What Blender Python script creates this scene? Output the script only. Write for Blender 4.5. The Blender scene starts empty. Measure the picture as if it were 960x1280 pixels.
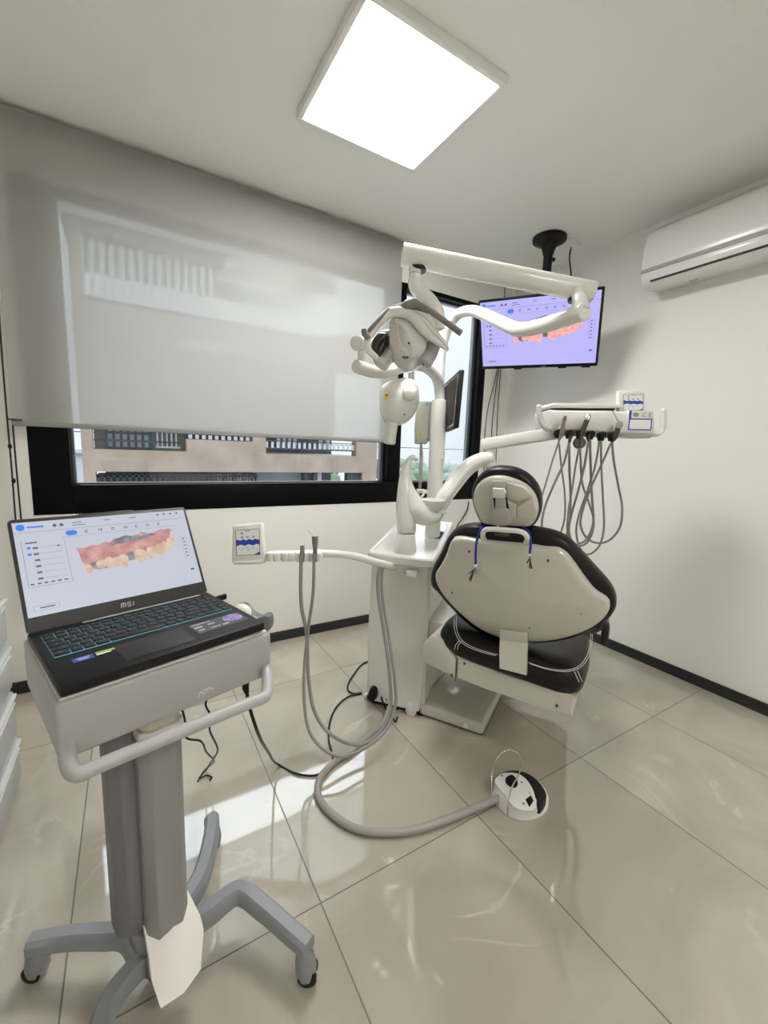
import bpy, bmesh, math, random
from mathutils import Vector, Matrix, Quaternion
from mathutils.geometry import tessellate_polygon
V = Vector
rnd = random.Random(7)
COL = bpy.context.scene.collection
PI = math.pi

# ------------------------------------------------------------------ camera
YAW, PITCH, ROLL, FPX = 0.545635446, 0.146290116, -0.0368002861, 523.1
HC = 1.265
_f = V((math.sin(YAW)*math.cos(PITCH), math.cos(YAW)*math.cos(PITCH), -math.sin(PITCH)))
_r = V((math.cos(YAW), -math.sin(YAW), 0))
_d = _f.cross(_r)
CR = _r*math.cos(ROLL) + _d*math.sin(ROLL)
CD = -_r*math.sin(ROLL) + _d*math.cos(ROLL)
CF = _f
EYE = V((0, 0, HC))
cam = bpy.data.cameras.new('camera'); cam_o = bpy.data.objects.new('camera', cam); COL.objects.link(cam_o)
cam.sensor_fit = 'HORIZONTAL'; cam.sensor_width = 36; cam.lens = FPX/960*36; cam.clip_start = .01; cam.clip_end = 400
m3 = Matrix((CR, -CD, -CF)).transposed()
cam_o.matrix_world = Matrix.Translation(EYE) @ m3.to_4x4()
bpy.context.scene.camera = cam_o

# survey helpers: turn a sight line measured in the photograph into a point of the room
def ray(x, y): return CR*((x-480)/FPX) + CD*((y-640)/FPX) + CF
def at(x, y, d): return EYE + ray(x, y)*d
def on(x, y, p, n):
    r = ray(x, y); return EYE + r*((p-EYE).dot(n)/r.dot(n))
def onz(x, y, z): return on(x, y, V((0, 0, z)), V((0, 0, 1)))
def ats(pts): return [at(*p) for p in pts]
Z = V((0, 0, 1))
RT = V((CR.x, CR.y, 0)).normalized()            # to the right across the room
FW = V((-RT.y, RT.x, 0))                        # away from the doorway

# ------------------------------------------------------------------ materials
def mat(name, col, rough=.5, metal=0, emit=None, es=1, coat=0, trans=0, ior=1.45, spec=.5):
    m = bpy.data.materials.new(name); m.use_nodes = True
    b = m.node_tree.nodes['Principled BSDF']
    b.inputs['Base Color'].default_value = (*col, 1); b.inputs['Roughness'].default_value = rough
    b.inputs['Metallic'].default_value = metal; b.inputs['IOR'].default_value = ior
    b.inputs['Specular IOR Level'].default_value = spec
    b.inputs['Coat Weight'].default_value = coat; b.inputs['Coat Roughness'].default_value = .08
    b.inputs['Transmission Weight'].default_value = trans
    if emit:
        b.inputs['Emission Color'].default_value = (*emit, 1); b.inputs['Emission Strength'].default_value = es
    return m
def N(m, t, **k):
    n = m.node_tree.nodes.new(t)
    for a, v in k.items(): setattr(n, a, v)
    return n
def L(m, a, b): m.node_tree.links.new(a, b)
def bsdf(m): return m.node_tree.nodes['Principled BSDF']
def add_bump(m, scale, strength, detail=3, dist=.002, stretch=None):
    tc = N(m, 'ShaderNodeTexCoord'); nz = N(m, 'ShaderNodeTexNoise'); bp = N(m, 'ShaderNodeBump')
    nz.inputs['Scale'].default_value = scale; nz.inputs['Detail'].default_value = detail
    bp.inputs['Strength'].default_value = strength; bp.inputs['Distance'].default_value = dist
    src = tc.outputs['Object']
    if stretch:
        mp = N(m, 'ShaderNodeMapping'); mp.inputs['Scale'].default_value = stretch
        L(m, src, mp.inputs['Vector']); src = mp.outputs['Vector']
    L(m, src, nz.inputs['Vector']); L(m, nz.outputs['Fac'], bp.inputs['Height']); L(m, bp.outputs['Normal'], bsdf(m).inputs['Normal'])
    return nz
def add_mottle(m, c1, c2, scale, detail=4, lo=.35, hi=.65):
    tc = N(m, 'ShaderNodeTexCoord'); nz = N(m, 'ShaderNodeTexNoise'); rp = N(m, 'ShaderNodeValToRGB')
    nz.inputs['Scale'].default_value = scale; nz.inputs['Detail'].default_value = detail
    rp.color_ramp.elements[0].position = lo; rp.color_ramp.elements[1].position = hi
    rp.color_ramp.elements[0].color = (*c1, 1); rp.color_ramp.elements[1].color = (*c2, 1)
    L(m, tc.outputs['Object'], nz.inputs['Vector']); L(m, nz.outputs['Fac'], rp.inputs['Fac']); L(m, rp.outputs['Color'], bsdf(m).inputs['Base Color'])
    return rp

WALL = mat('wall_paint', (.80, .79, .745), .55); add_bump(WALL, 260, .10, 2, .001)
CEIL = mat('ceiling_paint', (.86, .855, .82), .8); add_bump(CEIL, 150, .35, 3, .004)
UNIT = mat('unit_white', (.75, .75, .71), .22, coat=.4)
UNITS = mat('unit_satin_white', (.74, .74, .69), .38)
CREAM = mat('chair_cream', (.57, .55, .48), .16, coat=.5)
CREAMD = mat('chair_cream_inner', (.50, .49, .44), .3)
BLACKL = mat('black_leather', (.007, .006, .006), .38, spec=.35); add_bump(BLACKL, 300, .25, 2, .001)
STITCH = mat('stitch_thread', (.62, .62, .60), .7)
BLACKP = mat('black_plastic', (.007, .007, .008), .38, spec=.3)
BLACKM = mat('black_matte', (.008, .008, .009), .55)
FRAME = mat('window_black', (.003, .003, .0035), .4, spec=.12)
BASEB = mat('baseboard_black', (.018, .019, .021), .35)
GREYP = mat('cart_grey', (.40, .395, .395), .36); add_bump(GREYP, 500, .08, 2, .0006)
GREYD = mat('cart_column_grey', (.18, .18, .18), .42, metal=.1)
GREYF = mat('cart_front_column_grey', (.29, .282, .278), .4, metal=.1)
GREYB = mat('cart_base_grey', (.25, .258, .275), .40)
SHROUD = mat('cart_shroud_white', (.84, .81, .77), .45)
COLLAR = mat('cart_collar_beige', (.66, .62, .54), .45)
GRIP = mat('grey_grip', (.20, .195, .175), .4)
HOSE = mat('grey_hose', (.27, .265, .25), .45)
HOSEP = mat('pedal_hose_grey', (.33, .31, .285), .5)
STEEL = mat('steel', (.62, .61, .58), .22, metal=1)
DSTEEL = mat('dark_steel', (.10, .09, .08), .35, metal=.8)
WHITE = mat('white_plastic', (.82, .82, .80), .3)
BLUEB = mat('keypad_blue', (.025, .06, .42), .35)
BLUEC = mat('cord_blue', (.02, .025, .35), .55)
LAPT = mat('laptop_black', (.008, .008, .009), .42, spec=.3)
LAPB = mat('laptop_bezel', (.035, .034, .034), .45)
KEYC = mat('key_black', (.008, .009, .010), .5)
TEAL = mat('key_backlight', (.02, .12, .15), .4, emit=(.22, .52, .60), es=.45)
YEL = mat('warning_yellow', (.80, .62, .04), .5)
BOXG = mat('handset_grey_green', (.50, .51, .44), .4)
COILM = mat('coil_grey', (.42, .43, .42), .5)
DARKGL = mat('dark_reflector', (.012, .009, .007), .06, coat=.6)
PINKW = mat('lamp_lens_white', (.62, .60, .57), .18, coat=.6)
MONB = mat('monitor_back', (.016, .014, .013), .5, spec=.25)
AIRC = mat('aircon_white', (.74, .745, .73), .22, coat=.3)
AIRG = mat('aircon_band_grey', (.36, .36, .35), .35)
CABW = mat('drawer_white', (.42, .43, .43), .32)
CABR = mat('drawer_rim', (.66, .68, .67), .25)
CAULK = mat('unit_gap_dark', (.05, .05, .045), .6)
DECAL_G = mat('print_grey', (.25, .25, .26), .5)
DECAL_L = mat('print_light', (.68, .69, .68), .4)
LABELW = mat('label_white', (.86, .87, .89), .35)
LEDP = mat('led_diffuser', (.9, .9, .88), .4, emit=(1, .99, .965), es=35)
LEDF = mat('led_frame', (.80, .80, .78), .4)

# floor: polished greige marble tiles, grout on the surveyed grid
FLOOR = mat('floor_tiles', (.4, .37, .32), .1, coat=0)
def make_floor():
    m = FLOOR; b = bsdf(m)
    tc = N(m, 'ShaderNodeTexCoord'); sp = N(m, 'ShaderNodeSeparateXYZ'); L(m, tc.outputs['Object'], sp.inputs[0])
    def M(op, a, c=None, d=None):
        n = N(m, 'ShaderNodeMath', operation=op)
        for i, v in enumerate((a, c, d)):
            if v is None: continue
            if isinstance(v, (int, float)): n.inputs[i].default_value = v
            else: L(m, v, n.inputs[i])
        return n.outputs[0]
    PX, PY, X0, Y0 = .5925, 1.134, .4035, .9285
    tx = M('DIVIDE', M('SUBTRACT', sp.outputs[0], X0), PX); ty = M('DIVIDE', M('SUBTRACT', sp.outputs[1], Y0), PY)
    fx = M('FRACT', tx); fy = M('FRACT', ty)
    gx = M('MULTIPLY', M('MINIMUM', fx, M('SUBTRACT', 1, fx)), PX); gy = M('MULTIPLY', M('MINIMUM', fy, M('SUBTRACT', 1, fy)), PY)
    g = M('LESS_THAN', M('MINIMUM', gx, gy), .0020)
    cx = N(m, 'ShaderNodeCombineXYZ'); L(m, M('FLOOR', tx), cx.inputs[0]); L(m, M('FLOOR', ty), cx.inputs[1])
    wn = N(m, 'ShaderNodeTexWhiteNoise', noise_dimensions='3D'); L(m, cx.outputs[0], wn.inputs['Vector'])
    off = N(m, 'ShaderNodeVectorMath', operation='MULTIPLY_ADD'); L(m, wn.outputs['Color'], off.inputs[0]); off.inputs[1].default_value = (9, 9, 9); L(m, tc.outputs['Object'], off.inputs[2])
    # clouds
    n1 = N(m, 'ShaderNodeTexNoise'); n1.inputs['Scale'].default_value = 2.2; n1.inputs['Detail'].default_value = 7; n1.inputs['Distortion'].default_value = 1.0
    L(m, off.outputs[0], n1.inputs['Vector'])
    r1 = N(m, 'ShaderNodeValToRGB'); e = r1.color_ramp.elements
    e[0].position = .3; e[0].color = (.385, .348, .282, 1); e[1].position = .72; e[1].color = (.49, .452, .382, 1)
    L(m, n1.outputs['Fac'], r1.inputs['Fac'])
    # thin pale veins: ridge of a distorted noise
    n2 = N(m, 'ShaderNodeTexNoise'); n2.inputs['Scale'].default_value = 1.5; n2.inputs['Detail'].default_value = 5; n2.inputs['Distortion'].default_value = 1.4
    L(m, off.outputs[0], n2.inputs['Vector'])
    v = M('ABSOLUTE', M('SUBTRACT', n2.outputs['Fac'], .5))
    v = M('SUBTRACT', 1, M('MULTIPLY', v, 75)); v = M('MAXIMUM', v, 0)
    n3 = N(m, 'ShaderNodeTexNoise'); n3.inputs['Scale'].default_value = 3.1; n3.inputs['Detail'].default_value = 3; L(m, off.outputs[0], n3.inputs['Vector'])
    msk = N(m, 'ShaderNodeMapRange'); msk.inputs[1].default_value = .5; msk.inputs[2].default_value = .68; L(m, n3.outputs['Fac'], msk.inputs[0])
    v = M('MULTIPLY', M('MULTIPLY', v, msk.outputs[0]), .6)
    mx = N(m, 'ShaderNodeMix', data_type='RGBA'); L(m, v, mx.inputs[0]); L(m, r1.outputs['Color'], mx.inputs[6]); mx.inputs[7].default_value = (.62, .60, .54, 1)
    mg = N(m, 'ShaderNodeMix', data_type='RGBA'); L(m, g, mg.inputs[0]); L(m, mx.outputs[2], mg.inputs[6]); mg.inputs[7].default_value = (.06, .053, .043, 1)
    L(m, mg.outputs[2], b.inputs['Base Color'])
    rr = M('ADD', M('MULTIPLY', g, .5), .05); L(m, rr, b.inputs['Roughness'])
    b.inputs['Specular IOR Level'].default_value = .8; b.inputs['IOR'].default_value = 1.75
    n4 = N(m, 'ShaderNodeTexNoise'); n4.inputs['Scale'].default_value = 5; L(m, tc.outputs['Object'], n4.inputs['Vector'])
    bp = N(m, 'ShaderNodeBump'); bp.inputs['Strength'].default_value = .03; bp.inputs['Distance'].default_value = .003; L(m, n4.outputs['Fac'], bp.inputs['Height'])
    L(m, bp.outputs['Normal'], b.inputs['Normal'])
make_floor()

# window glass: thin clear pane
GLASS = bpy.data.materials.new('window_glass'); GLASS.use_nodes = True
def make_glass():
    nt = GLASS.node_tree; nt.nodes.clear()
    o = nt.nodes.new('ShaderNodeOutputMaterial'); t = nt.nodes.new('ShaderNodeBsdfTransparent'); g = nt.nodes.new('ShaderNodeBsdfGlossy'); mx = nt.nodes.new('ShaderNodeMixShader'); fr = nt.nodes.new('ShaderNodeFresnel')
    geo = nt.nodes.new('ShaderNodeNewGeometry'); ir = nt.nodes.new('ShaderNodeMapRange'); ir.inputs[3].default_value = 1.45; ir.inputs[4].default_value = 1/1.45
    nt.links.new(geo.outputs['Backfacing'], ir.inputs[0]); nt.links.new(ir.outputs[0], fr.inputs['IOR']); g.inputs['Roughness'].default_value = .01; t.inputs['Color'].default_value = (.975, .985, .98, 1)
    nt.links.new(fr.outputs[0], mx.inputs[0]); nt.links.new(t.outputs[0], mx.inputs[1]); nt.links.new(g.outputs[0], mx.inputs[2]); nt.links.new(mx.outputs[0], o.inputs[0])
make_glass()
# roller blind: woven screen fabric that lets some of the view through
BLIND = bpy.data.materials.new('blind_fabric'); BLIND.use_nodes = True
def make_blind():
    nt = BLIND.node_tree; nt.nodes.clear(); n = nt.nodes.new
    o = n('ShaderNodeOutputMaterial'); tr = n('ShaderNodeBsdfTransparent'); df = n('ShaderNodeBsdfDiffuse'); tl = n('ShaderNodeBsdfTranslucent'); gl = n('ShaderNodeBsdfGlossy')
    m1 = n('ShaderNodeMixShader'); m2 = n('ShaderNodeMixShader'); m3 = n('ShaderNodeMixShader')
    df.inputs['Color'].default_value = (.41, .41, .38, 1); tl.inputs['Color'].default_value = (.60, .62, .62, 1)
    gl.inputs['Roughness'].default_value = .35
    tc = n('ShaderNodeTexCoord'); mp = n('ShaderNodeMapping'); nz = n('ShaderNodeTexNoise'); bp = n('ShaderNodeBump')
    mp.inputs['Scale'].default_value = (60, 60, 2); nz.inputs['Scale'].default_value = 4; bp.inputs['Strength'].default_value = .06; bp.inputs['Distance'].default_value = .002
    L2 = nt.links.new
    L2(tc.outputs['Object'], mp.inputs[0]); L2(mp.outputs[0], nz.inputs['Vector']); L2(nz.outputs['Fac'], bp.inputs['Height']); L2(bp.outputs[0], df.inputs['Normal'])
    m1.inputs[0].default_value = .22; L2(df.outputs[0], m1.inputs[1]); L2(tl.outputs[0], m1.inputs[2])
    m2.inputs[0].default_value = .19; L2(m1.outputs[0], m2.inputs[1]); L2(tr.outputs[0], m2.inputs[2])
    m3.inputs[0].default_value = .0; L2(m2.outputs[0], m3.inputs[1]); L2(gl.outputs[0], m3.inputs[2])
    L2(m3.outputs[0], o.inputs[0])
make_blind()

# ------------------------------------------------------------------ mesh builder
def catmull(pts, n=8, closed=False):
    pts = [V(p) for p in pts]; k = len(pts); out = []
    rng = range(k if closed else k-1)
    for i in rng:
        if closed: p0, p1, p2, p3 = pts[i-1], pts[i], pts[(i+1) % k], pts[(i+2) % k]
        else:
            p1, p2 = pts[i], pts[i+1]
            p0 = pts[i-1] if i else p1*2-p2
            p3 = pts[i+2] if i+2 < k else p2*2-p1
        a = .5
        t0 = 0; t1 = t0+max((p1-p0).length, 1e-6)**a; t2 = t1+max((p2-p1).length, 1e-6)**a; t3 = t2+max((p3-p2).length, 1e-6)**a
        for j in range(n):
            t = t1+(t2-t1)*j/n
            A1 = p0*((t1-t)/(t1-t0))+p1*((t-t0)/(t1-t0)); A2 = p1*((t2-t)/(t2-t1))+p2*((t-t1)/(t2-t1)); A3 = p2*((t3-t)/(t3-t2))+p3*((t-t2)/(t3-t2))
            B1 = A1*((t2-t)/(t2-t0))+A2*((t-t0)/(t2-t0)); B2 = A2*((t3-t)/(t3-t1))+A3*((t-t1)/(t3-t1))
            out.append(B1*((t2-t)/(t2-t1))+B2*((t-t1)/(t2-t1)))
    if not closed: out.append(pts[-1])
    return out
def resample(pts, n, closed=True):
    P = list(pts)+([pts[0]] if closed else [])
    d = [0]
    for a, b in zip(P, P[1:]): d.append(d[-1]+(b-a).length)
    out = []; j = 0
    for i in range(n):
        t = d[-1]*i/(n if closed else n-1)
        while j < len(P)-2 and d[j+1] < t: j += 1
        s = (t-d[j])/max(d[j+1]-d[j], 1e-9)
        out.append(P[j].lerp(P[j+1], s))
    return out

class MB:
    def __init__(s, M=None): s.bm = bmesh.new(); s.M = M or Matrix(); s.mi = 0
    def v(s, p): return s.bm.verts.new(s.M @ V(p))
    def f(s, vs):
        try:
            fc = s.bm.faces.new(vs); fc.material_index = s.mi; return fc
        except ValueError: return None
    def merge(s, b2, M=None):
        M = s.M @ M if M is not None else s.M
        mp = {v: s.bm.verts.new(M @ v.co) for v in b2.verts}
        for fc in b2.faces:
            s.f([mp[v] for v in fc.verts])
        b2.free(); return s
    def box(s, c, size, bev=0, rot=None, seg=2):
        b = bmesh.new(); bmesh.ops.create_cube(b, size=1)
        for v in b.verts: v.co = V((v.co.x*size[0], v.co.y*size[1], v.co.z*size[2]))
        if bev: bmesh.ops.bevel(b, geom=b.edges[:]+b.verts[:], offset=min(bev, min(size)*.49), segments=seg, affect='EDGES', profile=.5)
        M = Matrix.Translation(V(c))
        if rot is not None: M = M @ rot.to_4x4()
        return s.merge(b, M)
    def bar(s, p0, p1, w, h, up=Z, bev=0):          # rectangular bar between two points
        p0, p1 = V(p0), V(p1); d = p1-p0; y = d.normalized(); x = y.cross(V(up)).normalized(); z = x.cross(y)
        return s.box((p0+p1)/2, (w, d.length, h), bev, Matrix((x, y, z)).transposed())
    def prism(s, poly, vec, bev=0, seg=2):          # planar polygon (3-D points) extruded along vec
        b = bmesh.new(); vec = V(vec)
        a = [b.verts.new(V(p)) for p in poly]; c = [b.verts.new(V(p)+vec) for p in poly]
        n = len(poly); b.faces.new(a); b.faces.new(c[::-1])
        for i in range(n): b.faces.new((a[i], c[i], c[(i+1) % n], a[(i+1) % n]))
        bmesh.ops.recalc_face_normals(b, faces=b.faces[:])
        if bev: bmesh.ops.bevel(b, geom=b.edges[:], offset=bev, segments=seg, affect='EDGES', profile=.5)
        return s.merge(b)
    def loft(s, rings, cap=True, closed=True, dome=0):
        R = [[s.v(p) for p in r] for r in rings]; n = len(R[0])
        for a, b in zip(R, R[1:]):
            for i in range(n if closed else n-1): s.f((a[i], a[(i+1) % n], b[(i+1) % n], b[i]))
        if cap and closed:
            s.f(R[0][::-1]); s.f(R[-1])
        return s
    def tube(s, pts, r, seg=14, smooth=0, cap=True, flat=1.0):
        pts = [V(p) for p in pts]; k0 = len(pts)
        rad = list(r) if isinstance(r, (list, tuple)) else [r]*k0
        if smooth:
            rr = []
            for i in range(k0-1): rr += [rad[i]+(rad[i+1]-rad[i])*j/smooth for j in range(smooth)]
            rr.append(rad[-1]); pts = catmull(pts, smooth); rad = rr
        n = len(pts); T = []
        for i in range(n):
            t = (pts[min(i+1, n-1)]-pts[max(i-1, 0)])
            T.append(t.normalized() if t.length > 1e-9 else V((0, 0, 1)))
        ref = V((0, 0, 1)) if abs(T[0].z) < .9 else V((1, 0, 0))
        u = (ref-T[0]*ref.dot(T[0])).normalized(); rings = []
        for i in range(n):
            u = (u-T[i]*u.dot(T[i])).normalized(); w = T[i].cross(u)
            rings.append([pts[i]+(u*math.cos(a)*flat+w*math.sin(a))*rad[i] for a in [2*PI*j/seg for j in range(seg)]])
        return s.loft(rings, cap)
    def cyl(s, p0, p1, r0, r1=None, seg=28, bev=0):
        p0, p1 = V(p0), V(p1); r1 = r0 if r1 is None else r1
        if bev:
            d = (p1-p0).normalized()*bev
            return s.tube([p0, p0+d*.3, p0+d, p1-d, p1-d*.3, p1], [r0-bev, r0-bev*.3, r0, r1, r1-bev*.3, r1-bev], seg)
        return s.tube([p0, p1], [r0, r1], seg)
    def lathe(s, prof, o=(0, 0, 0), ax=Z, seg=32, sc=(1, 1)):
        o = V(o); ax = V(ax).normalized(); x = ax.orthogonal().normalized(); y = ax.cross(x)
        rings = [[o+ax*h+(x*math.cos(a)*sc[0]+y*math.sin(a)*sc[1])*max(r, 1e-4) for a in [2*PI*j/seg for j in range(seg)]] for r, h in prof]
        return s.loft(rings)
    def ell(s, c, rad, rot=None, su=24, sv=14):
        b = bmesh.new(); bmesh.ops.create_uvsphere(b, u_segments=su, v_segments=sv, radius=1)
        M = Matrix.Translation(V(c))
        if rot is not None: M = M @ rot.to_4x4()
        return s.merge(b, M @ Matrix.Diagonal((*rad, 1)))
    def puff(s, outline, n, prof, dish=0):          # closed outline; prof = list of (inset, offset along n)
        n = V(n).normalized(); c = sum(outline, V())/len(outline); k = len(outline); rings = []
        nor = []
        for i in range(k):
            t = (outline[(i+1) % k]-outline[i-1]).normalized(); w = t.cross(n)
            if w.dot(outline[i]-c) < 0 and False: w = -w
            nor.append(w)
        area = sum(((outline[i]-c).cross(outline[(i+1) % k]-c)).dot(n) for i in range(k))
        sg = -1 if area > 0 else 1
        for ins, off in prof:
            rings.append([outline[i]+nor[i]*sg*ins+n*off for i in range(k)])
        # inner rings towards the centre so that the caps can bulge
        def inner(r, off): return [[c+(p-c)*q+n*off*(1-q*q) for p in r] for q in (.8, .55, .3, .08)]
        base = [V(p) for p in rings[-1]]; cc = sum(base, V())/k
        tail = [[cc+(p-cc)*q+n*dish*(1-q*q) for p in base] for q in (.82, .6, .35, .1)]
        s.loft(rings+tail)
        return s
    def poly(s, pts):
        return s.f([s.v(p) for p in pts])
    def build(s, name, mats, parent=None, loc=None, smooth=True, angle=35, rotz=0):
        me = bpy.data.meshes.new(name)
        bmesh.ops.recalc_face_normals(s.bm, faces=s.bm.faces[:]) if getattr(s, 'fix', True) else None
        s.bm.to_mesh(me); s.bm.free()
        for m in (mats if isinstance(mats, (list, tuple)) else [mats]): me.materials.append(m)
        o = bpy.data.objects.new(name, me); COL.objects.link(o)
        root = parent
        while root is not None and root.parent is not None: root = root.parent
        if root is not None:
            me.transform(root.matrix_basis.inverted()); o.parent = parent
        else:
            if loc is None:
                xs = [v.co for v in me.vertices]
                loc = V(((min(v.x for v in xs)+max(v.x for v in xs))/2, (min(v.y for v in xs)+max(v.y for v in xs))/2, min(v.z for v in xs)))
            me.transform(Matrix.Translation(-V(loc))); o.location = loc
        if smooth:
            me.shade_smooth(); me.set_sharp_from_angle(angle=math.radians(angle))
        return o

def tag(o, label, cat, group=None, kind=None):
    if label: o['label'] = label
    if cat: o['category'] = cat
    if group: o['group'] = group
    if kind: o['kind'] = kind
    return o
def thing(name, label, cat, loc=(0, 0, 0), group=None):
    o = bpy.data.objects.new(name, None); COL.objects.link(o); o.location = loc; o.empty_display_size = .1
    o.matrix_basis = Matrix.Translation(V(loc))
    return tag(o, label, cat, group)
def struct(mb, name, m, parent=None, **k):
    o = mb.build(name, m, parent, **k)
    if parent is None: o['kind'] = 'structure'
    return o
def lab(o, t): o['label'] = t; return o
def frame_of(origin, x, y, z):                     # matrix with given axes
    M = Matrix((V(x).normalized(), V(y).normalized(), V(z).normalized())).transposed().to_4x4()
    return Matrix.Translation(V(origin)) @ M
def rbox(M, x0, x1, y0, y1, z0, z1): pass
def rrect(w, h, r, n=6):                           # rounded rectangle centred on 0
    out = []
    for cx, cy, a0 in ((w/2-r, h/2-r, 0), (-w/2+r, h/2-r, PI/2), (-w/2+r, -h/2+r, PI), (w/2-r, -h/2+r, 1.5*PI)):
        for i in range(n+1):
            a = a0+PI/2*i/n; out.append((cx+r*math.cos(a), cy+r*math.sin(a)))
    return out

# ------------------------------------------------------------------ the room
WX, WY, CZ = 2.723, 2.574, 2.65          # right wall, window wall, ceiling
LX, BY = -1.35, -2.3                     # left wall and the wall behind the viewer
YN = V((0, 1, 0)); XN = V((1, 0, 0))
def slab(name, m, x0, x1, y0, y1, z0, z1, parent=None):
    b = MB(); b.box(((x0+x1)/2, (y0+y1)/2, (z0+z1)/2), (x1-x0, y1-y0, z1-z0)); return struct(b, name, m, parent, smooth=False)
fl = MB(); fl.poly([(LX-.1, BY-.1, 0), (WX+.1, BY-.1, 0), (WX+.1, WY+.1, 0), (LX-.1, WY+.1, 0)])
fo = fl.build('floor', FLOOR, loc=(0, 0, 0), smooth=False); fo['kind'] = 'structure'
slab('ceiling', CEIL, LX-.1, WX+.1, BY-.1, WY+.2, CZ, CZ+.1)
slab('wall_right', WALL, WX, WX+.1, BY-.1, WY+.2, 0, CZ)
slab('wall_left', WALL, LX-.1, LX, BY-.1, WY+.2, 0, CZ)
slab('wall_back', WALL, LX, WX, BY-.1, BY, 0, CZ)
OX0, OX1, OZ0, OZ1 = -.412, 2.457, .893, 2.405
wb = MB()
for x0, x1, z0, z1 in ((LX, OX0, 0, CZ), (OX1, WX, 0, CZ), (OX0, OX1, 0, OZ0), (OX0, OX1, OZ1, CZ)):
    wb.box(((x0+x1)/2, WY+.1, (z0+z1)/2), (x1-x0, .2, z1-z0))
struct(wb, 'wall_window', WALL, smooth=False)
for nm, x0, x1, y0, y1 in (('baseboard_window', LX, WX, WY-.014, WY), ('baseboard_right', WX-.014, WX, BY, WY)):
    b = MB(); b.box(((x0+x1)/2, (y0+y1)/2, .031), (x1-x0, y1-y0, .062), .003); struct(b, nm, BASEB)
# window: black frame of two panes
wf = MB(); FD0, FD1 = WY-.004, WY+.085
GX0, GX1, GX2, GX3, GZ0, GZ1 = -.254, 1.573, 1.682, 2.388, 1.038, 2.375
for x0, x1, z0, z1 in ((OX0, GX0, OZ0, OZ1), (GX3, OX1, OZ0, OZ1), (GX1, GX2, GZ0, GZ1), (GX0, GX3, OZ0, GZ0), (GX0, GX3, GZ1, OZ1)):
    wf.box(((x0+x1)/2, (FD0+FD1)/2, (z0+z1)/2), (x1-x0, FD1-FD0, z1-z0), .004)
win = struct(wf, 'window_1', FRAME)
SASH = mat('sash_glare_grey', (.20, .21, .22), .3, metal=.6)  # grey stands for sky glare on the black frame reveal
for x0, x1 in ((GX0, GX1), (GX2, GX3)):
    sb = MB()
    for a, b_, c, d in ((x0, x0+.014, GZ0, GZ1), (x1-.03, x1, GZ0, GZ1), (x0, x1, GZ0, GZ0+.008), (x0, x1, GZ1-.012, GZ1)):
        sb.box(((a+b_)/2, WY+.068, (c+d)/2), (b_-a, .03, d-c), .002)
    sb.build('sash_strip', SASH, win)
    g = MB(); g.box(((x0+x1)/2, WY+.068, (GZ0+GZ1)/2), (x1-x0, .005, GZ1-GZ0)); g.build('pane', GLASS, win, smooth=False)

# roller blind over the large pane
BYP = WY-.045
bx0 = on(10, 470, V((0, BYP, 0)), YN).x; bx1 = on(498.5, 450, V((0, BYP, 0)), YN).x
bz0 = on(260, 540, V((0, BYP, 0)), YN).z
bl = thing('roller_blind', 'pale grey translucent roller blind drawn three quarters down over the wide window', 'blind', ((bx0+bx1)/2, BYP, bz0))
b = MB(); nx = 40
for i in range(nx):
    xa, xb = bx0+(bx1-bx0)*i/nx, bx0+(bx1-bx0)*(i+1)/nx
    b.poly([(xa, BYP, bz0), (xb, BYP, bz0), (xb, BYP, CZ-.018), (xa, BYP, CZ-.018)])
b.build('fabric', BLIND, bl, smooth=False)
b = MB(); b.box(((bx0+bx1)/2, BYP, bz0-.003), (bx1-bx0+.004, .012, .024), .004); b.build('bottom_bar', mat('blind_bar', (.26, .26, .245), .6), bl)
b = MB(); b.cyl((bx0, BYP+.018, CZ-.035), (bx1, BYP+.018, CZ-.035), .017); b.build('roller_tube', GREYD, bl)
b = MB(); b.box((bx0+.012, BYP-.009, bz0+.012), (.05, .006, .008), .002); b.build('bar_clip', DSTEEL, bl)
# two pull chains left of the blind
b = MB()
c1 = [on(x, y, V((0, WY-.03, 0)), YN) for x, y in ((-6, 300), (0, 410), (7, 500), (14, 580), (20, 655), (30, 760))]
c2 = [on(x, y, V((0, WY-.03, 0)), YN) for x, y in ((15.5, 526), (20, 580), (27, 655), (37, 757))]
b.tube(c1, .0035, 8, 6); b.tube(c2, .0035, 8, 6); b.tube([c1[-1], (c1[-1]+c2[-1])/2-Z*.03, c2[-1]], .0035, 8, 6)
ch = b.build('pull_chain', BLACKM, bl)
for x, y in ((12.5, 558), (17, 601)):
    b = MB(); b.ell(on(x, y, V((0, WY-.03, 0)), YN), (.008, .008, .012)); b.build('chain_joint', BLACKP, bl)

# recessed LED panel
PX0, PX1, PY0, PY1 = .655, 1.256, 1.30, 1.903
lt = thing('ceiling_light', 'square white LED panel light glowing on the ceiling', 'ceiling light', ((PX0+PX1)/2, (PY0+PY1)/2, CZ))
b = MB(); t = .022; h = .035
for x0, x1, y0, y1 in ((PX0, PX1, PY0, PY0+t), (PX0, PX1, PY1-t, PY1), (PX0, PX0+t, PY0+t, PY1-t), (PX1-t, PX1, PY0+t, PY1-t)):
    b.box(((x0+x1)/2, (y0+y1)/2, CZ-h/2), (x1-x0, y1-y0, h), .003)
b.build('frame', LEDF, lt)
b = MB(); b.box(((PX0+PX1)/2, (PY0+PY1)/2, CZ-.018), (PX1-PX0-2*t, PY1-PY0-2*t, .02)); b.build('diffuser', LEDP, lt, smooth=False)
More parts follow.
